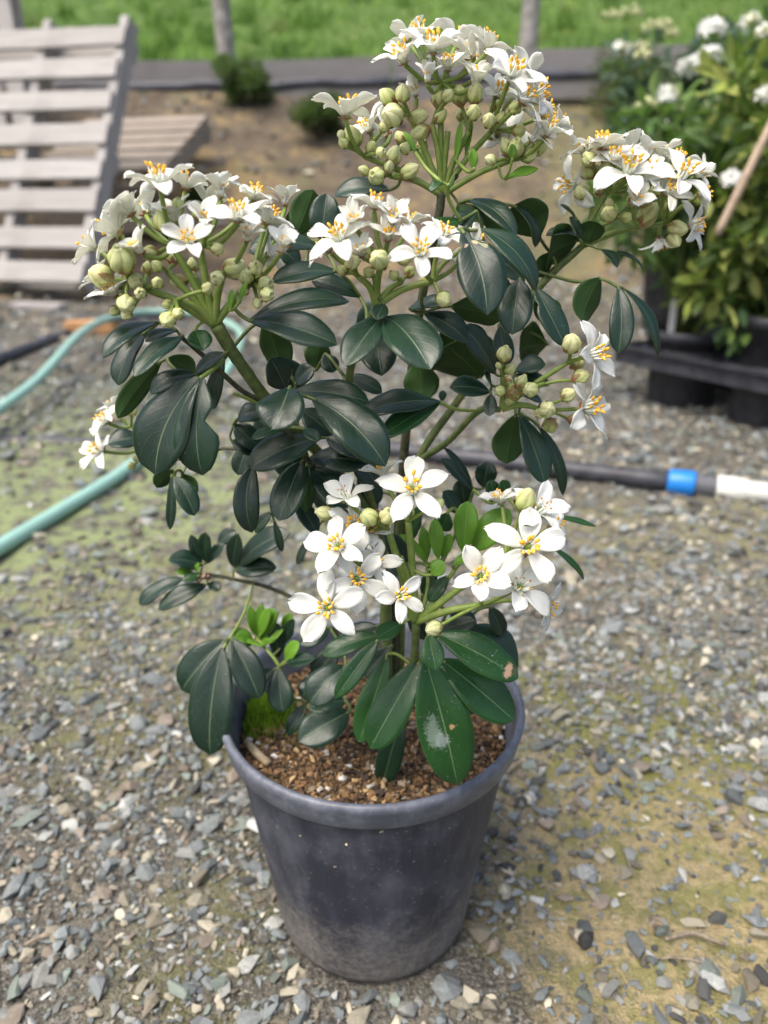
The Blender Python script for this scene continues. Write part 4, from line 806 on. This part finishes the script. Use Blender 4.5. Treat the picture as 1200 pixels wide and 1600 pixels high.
W1 = 1.36
org = BR + aL * W1 + Vector((0, 0, .045)); hgt1 = up.length - .07
pallet('pallet', 'grey weathered pallet leaning upright with wide slats facing the yard', org, -aL, up, W1, hgt1, 8, M['wood'], seed=3, strs=(0, .34, .67, 1))
# a stack of timber the pallet leans on, hidden behind it, and pallets behind
org2 = QY(-60, 240, 5.35); org2.z = float(gz(org2.x, org2.y)) + .03
pallet('pallet', 'grey pallet standing behind the leaning slatted pallet, boards upright', org2 + Vector((.45, .1, 0)), (-.10, .25, 1), (-.97, .2, .1), 1.15, 1.1, 7, M['wood'], seed=5)
o3 = Vector((-1.98, 4.72, 0)); o3.z = float(gz(o3.x, o3.y)) + .21
pallet('pallet', 'pale pallet lying tilted on the clay bank behind the leaning pallet', o3, (.985, -.17, .02), (.15, .93, .40), .80, .80, 6, M['wood2'], seed=6, poke=0)
t = thing('timber_block', 'rough timber bearer under the pale pallet on the clay bank', 'timber', (-1.55, 4.72, float(gz(-1.55, 4.72))))
board(t, 'beam', (0, 0, .065), (.95, .12, .15), M['wood2'], Matrix.Rotation(math.radians(-9), 3, 'Z'))
random.seed(11)
# loose plank and other scraps on the yard floor
g = QG(62, 482); t = thing('wood_scrap', 'short flat plank lying on the ground in front of the pallet', 'plank', (g.x, g.y, float(gz(g.x, g.y)))); board(t, 'plank', (0, 0, .016), (.24, .075, .022), M['wood'], Matrix.Rotation(-.25, 3, 'Z'))
g = QG(146, 527); M['terracotta'] = simple('orange_wood', (.42, .22, .10), (.52, .29, .13), .75, 30)
t = thing('orange_block', 'orange brown offcut lying beside the green hose', 'block', (g.x, g.y, float(gz(g.x, g.y)))); board(t, 'block', (0, 0, .022), (.17, .07, .042), M['terracotta'], Matrix.Rotation(.12, 3, 'Z'))

# ------------------------------------------------------------------ retaining boards, fence posts, bank shrubs
M['poly'] = simple('black_polythene', (.035, .038, .05), (.075, .08, .10), .45, 6, .8, .02)
M['grey_timber'] = wood_mat('grey_timber', (.36, .35, .345), (.29, .28, .275), (.15, .14, .135))
def edging(x0, y0, x1, y1, z0, z1, label, seed):
    random.seed(seed); A = Vector((x0, y0, z0)); B_ = Vector((x1, y1, z1)); L = (B_ - A).length; d = (B_ - A).normalized()
    t = thing('edging_board', label, 'edging', (A + B_) / 2); R = Vector(d).to_track_quat('X', 'Z').to_matrix()
    t.rotation_euler = R.to_euler()
    board(t, 'lower_board', (0, 0, .02), (L, .05, .17), M['grey_timber']); board(t, 'upper_board', (0, .045, .175), (L, .045, .15), M['grey_timber'])
    b = MB(); n = 24; vs = []; fs = []
    for i in range(n + 1):
        x = -L / 2 + L * i / n; q = random.uniform(-.012, .012)
        vs += [(x, -.034, .055 + q), (x, -.040, .085 + q), (x, -.033, .112 + q), (x, .012, .118 + q * .5), (x, .018, .108), (x, -.028, .09 + q), (x, -.028, .055 + q)]
    for i in range(n):
        for j in range(7): fs.append((i * 7 + j, i * 7 + (j + 1) % 7, i * 7 + 7 + (j + 1) % 7, i * 7 + 7 + j))
    b.add(vs, fs + [tuple(range(6, -1, -1)), tuple(n * 7 + j for j in range(7))]); b.build('polythene_strip', M['poly'], t)
E1 = QY(215, 138, 6.22); E2 = QY(610, 118, 6.30); E3 = QY(960, 92, 6.38)
edging(E1.x - 2.2, 6.16, E2.x, 6.30, E1.z - .12, E2.z - .13, 'grey timber edging with black polythene holding up the grass, behind the pallets', 21)
edging(E2.x + .01, 6.31, E3.x + 2.5, 6.42, E2.z - .11, E3.z - .11, 'grey timber edging along the bank top behind the white flower heads', 22)
M['post'] = simple('grey_post', (.20, .19, .175), (.34, .325, .305), .8, 14, .8, .01)
for (px, py, lab, dx) in ((358, 108, 'round grey fence post rising beside the dark bank bush', -.05), (822, 100, 'round grey fence post behind the top flower head', .02)):
    p = QY(px, py, 6.75); z0 = float(hz(p.x, 6.75)) - .25; b = MB(); random.seed(int(px)); P = [(p.x + dx * i / 5 * 1.2, 6.75, z0 + i * .36) for i in range(6)]
    b.tube([Vector(q) - Vector((p.x, 6.75, z0)) for q in P], [.070, .068, .067, .066, .065, .062], 14, jit=.03)
    o = b.build('fence_post', M['post']); o.location = (p.x, 6.75, z0); tag(o, lab, 'fence post', 'fence posts')
k = NT('bush_leaf'); k.set(k.attr('tint'), .5, spec=.4); k.translucent(.22, (.22, .40, .06)); M['bush'] = k.mat
def leaf_cloud(name, centres, nleaf, L, W, cols, parent, seed, droop=.2, spread=1.0):
    """many folded leaves in clumps: centres (x,y,z,r)"""
    r = np.random.default_rng(seed); c = np.array(centres); which = r.integers(0, len(c), nleaf); d = r.normal(size=(nleaf, 3)); d /= np.linalg.norm(d, axis=1)[:, None]
    p = c[which, :3] + d * (c[which, 3] * r.random(nleaf) ** .4)[:, None] * np.array([1, 1, .85])
    ax = d * .8 + r.normal(0, .5, (nleaf, 3)) + np.array([0, 0, -droop + .15]); ax /= np.linalg.norm(ax, axis=1)[:, None]
    nn = np.array([0, 0, 1.0]) + r.normal(0, .45, (nleaf, 3)); sd = np.cross(ax, nn); sd /= np.linalg.norm(sd, axis=1)[:, None]; nn = np.cross(sd, ax)
    l = (L * r.uniform(.6, 1.15, nleaf))[:, None]; w_ = (W * r.uniform(.7, 1.15, nleaf))[:, None]
    v = np.stack([p, p + ax * l * .45 + sd * w_ * .5 + nn * w_ * .12, p + ax * l * .8 + sd * w_ * .38 + nn * w_ * .02, p + ax * l - nn * l * .12, p + ax * l * .8 - sd * w_ * .38 + nn * w_ * .02, p + ax * l * .45 - sd * w_ * .5 + nn * w_ * .12, p + ax * l * .5 - nn * w_ * .05], 1)
    f = np.array([(0, 1, 6), (1, 2, 6), (2, 3, 6), (3, 4, 6), (4, 5, 6), (5, 0, 6)])
    F = (f[None] + (np.arange(nleaf) * 7)[:, None, None]).reshape(-1, 3); cc = np.array(cols)[r.integers(0, len(cols), nleaf)] * r.uniform(.7, 1.3, (nleaf, 1))
    return bigmesh(name, v.reshape(-1, 3), F, [M['bush']], np.repeat(cc, 7, 0), parent=parent)
def bank_bush(px, py, Y, R_, lab, seed, cols):
    p = QY(px, py, Y); z0 = float(gz(p.x, p.y)); t = thing('bank_bush', lab, 'bush', (p.x, p.y, z0), 'low bushes on the bank'); r = random.Random(seed)
    cs = [(r.uniform(-.6, .6) * R_, r.uniform(-.6, .6) * R_, R_ * r.uniform(.25, 1.2), R_ * r.uniform(.3, .5)) for _ in range(14)]
    leaf_cloud('foliage', cs, 2600, .045, .014, cols, t, seed, -.3)
    b = MB()
    for _ in range(5): b.tube([(0, 0, -.03), (r.uniform(-.3, .3) * R_, r.uniform(-.3, .3) * R_, .5 * R_), (r.uniform(-.6, .6) * R_, r.uniform(-.6, .6) * R_, 1.1 * R_)], [.012, .008, .004], 6)
    b.build('stem', M['stem_brown'], t)
bank_bush(381, 150, 6.0, .20, 'round dark green bush growing in front of the grey fence post', 1, [(.05, .09, .025), (.035, .07, .02), (.08, .11, .035)])
bank_bush(497, 190, 5.7, .19, 'low dark bush on the clay bank beside the top flower head', 2, [(.045, .075, .025), (.03, .055, .02), (.07, .085, .03)])
bank_bush(300, 250, 5.0, .06, 'tiny green weed tuft on the clay bank by the pale pallet', 3, [(.06, .09, .03)])
bank_bush(985, 120, 6.1, .30, 'wide brownish bush on the bank behind the nursery plants', 4, [(.09, .085, .04), (.06, .07, .03), (.10, .09, .05)])

# ------------------------------------------------------------------ hoses and pipe
k = NT('green_hose'); sp = k.n("ShaderNodeSeparateXYZ"); k.l(k.pos, sp.inputs[0]); nz = k.noise(k.pos, 20, 3); k.set(k.mix(nz, (.23, .44, .37), (.33, .53, .46)), .35, k.bump(nz, .1, .002), .5); M['hose'] = k.mat
hp = []
for (px, py, z) in ((-260, 1010, .011), (-120, 930, .011), (-10, 861, .011), (95, 798, .011), (190, 739, .012), (262, 682, .018), (318, 622, .035)): g = QG(px, py, z); hp.append((g.x, g.y, z))
for (px, py, Y) in ((366, 560, 2.0), (372, 515, 2.6), (310, 490, 2.95), (230, 487, 2.95), (172, 497, 2.70), (125, 522, 2.32), (62, 590, 1.86), (-10, 645, 1.60), (-110, 715, 1.32)): g = QY(px, py, Y); hp.append((g.x, g.y, max(g.z, .012)))
hp += [(-1.05, 1.02, .03), (-1.22, .82, .012), (-1.5, .6, .011)]
b = MB(); P = crom(hp, 8); h0 = Vector(hp[0]); b.tube([Vector(p) - h0 for p in P], .0118, 12); o = b.build('garden_hose', M['hose']); o.location = h0; tag(o, 'pale green garden hose looping across the mossy ground', 'hose')
M['black_pl'] = simple('black_plastic', (.028, .029, .036), (.055, .057, .068), .42, 30, .3, .002)
b = MB(); P = crom([(g.x, g.y, .018) for g in (QG(-160, 615), QG(-60, 590), QG(0, 571), QG(75, 543), QG(135, 522), QG(230, 505), QG(330, 497))], 6); h0 = Vector(P[0]); b.tube([Vector(p) - h0 for p in P], .019, 12); o = b.build('black_hose', M['black_pl']); o.location = h0; tag(o, 'thick black hose lying on the ground under the green hose', 'hose')
# irrigation pipe
pr = .0165; A = QG(700, 712, pr); B_ = QG(1043, 752, pr); C_ = QG(1330, 786, pr); d = (B_ - A).normalized()
t = thing('irrigation_pipe', 'black irrigation pipe joined to white pipe by blue coupling', 'pipe', (A.x, A.y, 0)); t0 = Vector((A.x, A.y, 0))
far = [Vector((-1.6, 1.64, -.020)), Vector((-.9, 1.57, -.013)), Vector((-.62, 1.54, -.010)), Vector((-.40, 1.52, -.017)), Vector((-.1, 1.485, .004)), A, (A + B_) / 2, B_ + d * .01]
P = crom([tuple(p - t0) for p in far], 6); b = MB(); b.tube(P, pr, 16); b.build('black_pipe', M['black_pl'], t)
k = NT('blue_plastic'); k.set((.012, .20, .62), .38, k.bump(k.noise(k.pos, 90, 2), .1, .001), .5); M['blue'] = k.mat
d2 = (C_ - B_).normalized(); R = d2.to_track_quat('Z', 'Y').to_matrix()
b = MB(); b.lathe([(.0168, 0), (.0205, .001), (.0215, .005), (.0225, .040), (.0215, .044), (.0170, .045)], 32, 0, B_ - t0, R, wob=lambda t_, a: 1 + .03 * (1 if math.cos(16 * a) > .2 else 0)); b.build('blue_coupling', M['blue'], t)
k = NT('grey_plastic'); k.set((.12, .125, .14), .5); M['greyp'] = k.mat
b = MB(); pf = [(.0165, .0)]
for i in range(7): pf += [(.0195, .0005 + i * .0045), (.0195, .003 + i * .0045), (.0175, .0034 + i * .0045), (.0175, .0045 + i * .0045)]
b.lathe(pf + [(.0165, .033)], 32, 0, B_ - t0 + d2 * .0455, R); b.build('ribbed_collar', M['greyp'], t)
k = NT('white_pvc'); nz = k.noise(k.pos, 40, 4); k.set(k.mix(k.step(nz, .45, .75), (.74, .735, .68), (.60, .57, .47)), .35, spec=.5); M['pvc'] = k.mat
b = MB(); b.lathe([(.0175, 0), (.0208, .0005), (.0212, .004), (.0212, .042), (.0185, .046), (.0172, .048), (.0172, .42), (.012, .421)], 32, 0, B_ - t0 + d2 * .0790, R); b.build('white_pipe', M['pvc'], t)

# ------------------------------------------------------------------ nursery tray with potted plants
TA = Vector((.565, 1.87, 0)); TU = Vector((.59, -.81, 0)).normalized(); TV = Vector((.81, .59, 0)).normalized(); ZT = .118
def TW(u, v, z=0.0): return TA + TU * u + TV * v + Vector((0, 0, z))
Rt = Matrix((TU, TV, Vector((0, 0, 1)))).transposed()
t = thing('nursery_tray', 'black plastic carrying tray holding the potted plants off the gravel', 'tray', TA); t.rotation_euler = Rt.to_euler()
LU, LV = .86, .50; b = MB()
for v in (0.0, LV): b.box((LU / 2, v, ZT), (LU, .014, .042)); b.box((LU / 2, v + (-.010 if v == 0 else .010), ZT + .019), (LU + .03, .024, .005))
for u in (0.0, LU): b.box((u, LV / 2, ZT - .001), (.014, LV - .016, .040))
b.build('tray_frame', M['black_pl'], t, False)
NU, NV = 4, 2; cu, cv = LU / NU, LV / NV
for i in range(1, NU): 
    b = MB(); b.box((i * cu, LV / 2, ZT + .006), (.018, LV - .016, .016)); b.build('tray_bar', M['black_pl'], t, False)
for j in range(1, NV):
    b = MB(); b.box((LU / 2, j * cv, ZT + .0035), (LU - .016, .018, .014)); b.build('tray_bar', M['black_pl'], t, False)
for i in range(NU):
    for j in range(NV):
        b = MB(); cx, cy = (i + .5) * cu, (j + .5) * cv; b.lathe([(.097, -.006), (.104, -.006), (.104, .006), (.097, .006), (.097, -.006)], 32, 0, (cx, cy, ZT + .012))
        for sx in (-1, 1):
            for sy in (-1, 1): b.tube([(cx + sx * .07, cy + sy * .07, ZT + .012), (cx + sx * cu * .49, cy + sy * cv * .49, ZT + .008)], .004, 6)
        b.build('pot_ring', M['black_pl'], t)
k = NT('flower_white_far'); k.set(k.attr('tint'), .6, spec=.2); k.translucent(.2, (.85, .87, .8)); M['farwhite'] = k.mat
def nursery_plant(u, v, hgt, rad, lab, seed, nleaf, cols, heads, pos=None, lean=(0, 0), ph=.0, low=.25):
    p = pos or TW(u, v); r = random.Random(seed); t = thing('potted_plant', lab, 'potted plant', (p.x, p.y, float(gz(p.x, p.y))), 'nursery plants')
    b = MB(); b.lathe([(.0, .002), (.070, .002), (.0745, .006), (.0925, .215 - ph), (.0985, .216 - ph), (.1015, .228 - ph), (.1005, .240 - ph), (.0965, .241 - ph), (.0915, .21 - ph), (.09, .205 - ph)], 40); b.build('pot', M['black_pl'], t)
    b = MB(); b.lathe([(.0905, .208 - ph), (.06, .210 - ph), (.03, .213 - ph), (.001, .214 - ph)], 24); b.build('potting_mix', M['mix'], t)
    cs = []; st = MB()
    for i in range(20):
        a = r.uniform(0, 6.28); q = math.sqrt(r.random()) * rad; z = hgt * (low + (.97 - low) * r.random() ** .8); x, y = q * math.cos(a) + lean[0] * z, q * math.sin(a) + lean[1] * z
        cs.append((x, y, z, rad * r.uniform(.22, .42))); st.tube([(x * .08, y * .08, .20 - ph), (x * .4, y * .4, z * .6 + .05), (x, y, z)], [.006, .0045, .003], 7)
    st.build('stems', M['stem_green'], t); leaf_cloud('foliage', cs, int(nleaf * 1.5), .058, .021, cols, t, seed)
    rr = np.random.default_rng(seed)
    for (dx, dy, dz, hr, wh) in heads:
        n = 15; V = []; F = []; Cc = []; hr *= .62
        for i in range(n):
            d = rr.normal(size=3); d[2] = abs(d[2]); d /= np.linalg.norm(d); c = np.array((dx, dy, dz)) + d * hr * np.array([1, 1, .7]) * rr.uniform(.75, 1); white = rr.random() < wh
            m = d + rr.normal(0, .3, 3); m /= np.linalg.norm(m); e1 = np.cross(m, [.3, .5, .8]); e1 /= np.linalg.norm(e1); e2 = np.cross(m, e1); rad_ = .017 if white else .007; o0 = len(V)
            if white:
                for k_ in range(5):
                    a = k_ * 1.2566; ex = e1 * math.cos(a) + e2 * math.sin(a); ey = -e1 * math.sin(a) + e2 * math.cos(a); o1 = len(V)
                    V += [c, c + ex * rad_ * .6 + ey * rad_ * .30 + m * .002, c + ex * rad_ + m * .001, c + ex * rad_ * .6 - ey * rad_ * .30 + m * .002]; F += [(o1, o1 + 1, o1 + 2), (o1, o1 + 2, o1 + 3)]; Cc += [(.84, .85, .82)] * 4
            else:
                q8 = [c + v_ * rad_ for v_ in (e1, e2, -e1, -e2)] + [c + m * rad_ * 1.4, c - m * rad_]
                V += q8; F += [(o0, o0 + 1, o0 + 4), (o0 + 1, o0 + 2, o0 + 4), (o0 + 2, o0 + 3, o0 + 4), (o0 + 3, o0, o0 + 4), (o0 + 1, o0, o0 + 5), (o0 + 2, o0 + 1, o0 + 5), (o0 + 3, o0 + 2, o0 + 5), (o0, o0 + 3, o0 + 5)]; Cc += [(.58, .60, .33)] * 6
        bigmesh('flower_head', np.array(V), np.array(F), [M['farwhite']], np.array(Cc), parent=t)
    return t
DK = [(.08, .155, .04), (.11, .19, .05), (.05, .10, .04), (.15, .235, .06)]; YG = [(.19, .25, .05), (.26, .31, .06), (.11, .17, .04), (.30, .33, .09), (.07, .11, .035)]; BL = [(.055, .10, .065), (.04, .075, .055), (.085, .13, .08)]
def rel(px, py, Yw, base): q = QY(px, py, Yw); return (q.x - base.x, q.y - base.y, q.z)
pa, pb, pc, pd = TW(.107, .125), TW(.322, .125), TW(.107, .375), TW(.322, .375)
pe = Vector((1.02, 2.85, 0)); pf_ = TW(.537, .125)
t = nursery_plant(0, 0, .62, .17, 'leafy potted plant at the tray corner with cream buds and few white flowers', 31, 1200, DK, [rel(1042, 150, 1.72, pa) + (.032, .75), rel(1010, 168, 1.74, pa) + (.036, .04), rel(1058, 180, 1.72, pa) + (.03, .05), rel(1000, 88, 1.86, pa) + (.03, .05)], pa, ph=.06, low=.34, lean=(-.16, -.08))
nursery_plant(0, 0, .74, .18, 'yellowish green potted plant with staked stem on the black tray', 32, 1300, YG, [rel(1195, 55, 1.55, pb) + (.025, .6), rel(1142, 278, 1.52, pb) + (.018, .8), rel(1195, 150, 1.52, pb) + (.018, .5)], pb, low=.30)
nursery_plant(0, 0, .72, .17, 'green potted plant with white flower heads behind the tray corner plant', 33, 1000, DK + YG, [rel(1082, 108, 1.80, pc) + (.045, .9), rel(1108, 88, 1.80, pc) + (.035, .9), rel(1110, 48, 1.84, pc) + (.040, .85)], pc)
nursery_plant(0, 0, .80, .18, 'bushy yellow green potted plant in the back row of the tray', 34, 1000, YG, [rel(1172, 38, 1.62, pd) + (.025, .6)], pd)
nursery_plant(0, 0, 1.0, .26, 'tall dark blue green potted shrub with cream buds standing behind the tray', 35, 1800, BL, [rel(955, 30, 2.66, pe) + (.05, .05), rel(985, 24, 2.62, pe) + (.05, .0), rel(1020, 48, 2.56, pe) + (.05, .0), rel(1000, 80, 2.56, pe) + (.045, .15), rel(1050, 58, 2.58, pe) + (.04, .0), rel(972, 78, 2.58, pe) + (.04, .2), rel(1035, 42, 2.6, pe) + (.04, 0)], pe, low=.3)
nursery_plant(0, 0, .55, .14, 'green potted plant at the near end of the black tray', 36, 900, DK + YG, [(0, -.03, .55, .04, .8)], pf_)
M['cane'] = simple('bamboo_cane', (.36, .27, .19), (.46, .36, .26), .6, 60)
c1 = QY(1138, 332, 1.47); c2 = QY(1222, 160, 1.45); dd = (c2 - c1).normalized(); b = MB(); c0 = c1 - dd * .04; c3 = c1 + dd * .48
b.tube([Vector((0, 0, 0)), (c1 - c0) * .5, c1 - c0, c3 - c0], [.0072, .0074, .0072, .0066], 10); o = b.build('bamboo_cane', M['cane']); o.location = c0; tag(o, 'slanting brown bamboo cane among the nursery plants', 'cane')
k = NT('white_label'); k.set((.75, .76, .78), .4); M['label'] = k.mat
g = QY(985, 428, 1.80); gb = pa + Vector((g.x - pa.x, g.y - pa.y, 0)); b = MB(); b.box((0, 0, 0), (.018, .0012, .075)); b.box((0, 0, -.055), (.007, .0012, .05), taper=1.6)
o = b.build('plant_label', M['label'], None, False); o.location = (pa.x - .062, pa.y - .045, .212); o.rotation_euler = (math.radians(-8), .1, .4); tag(o, 'white plastic plant label stuck in the tray corner pot', 'label')
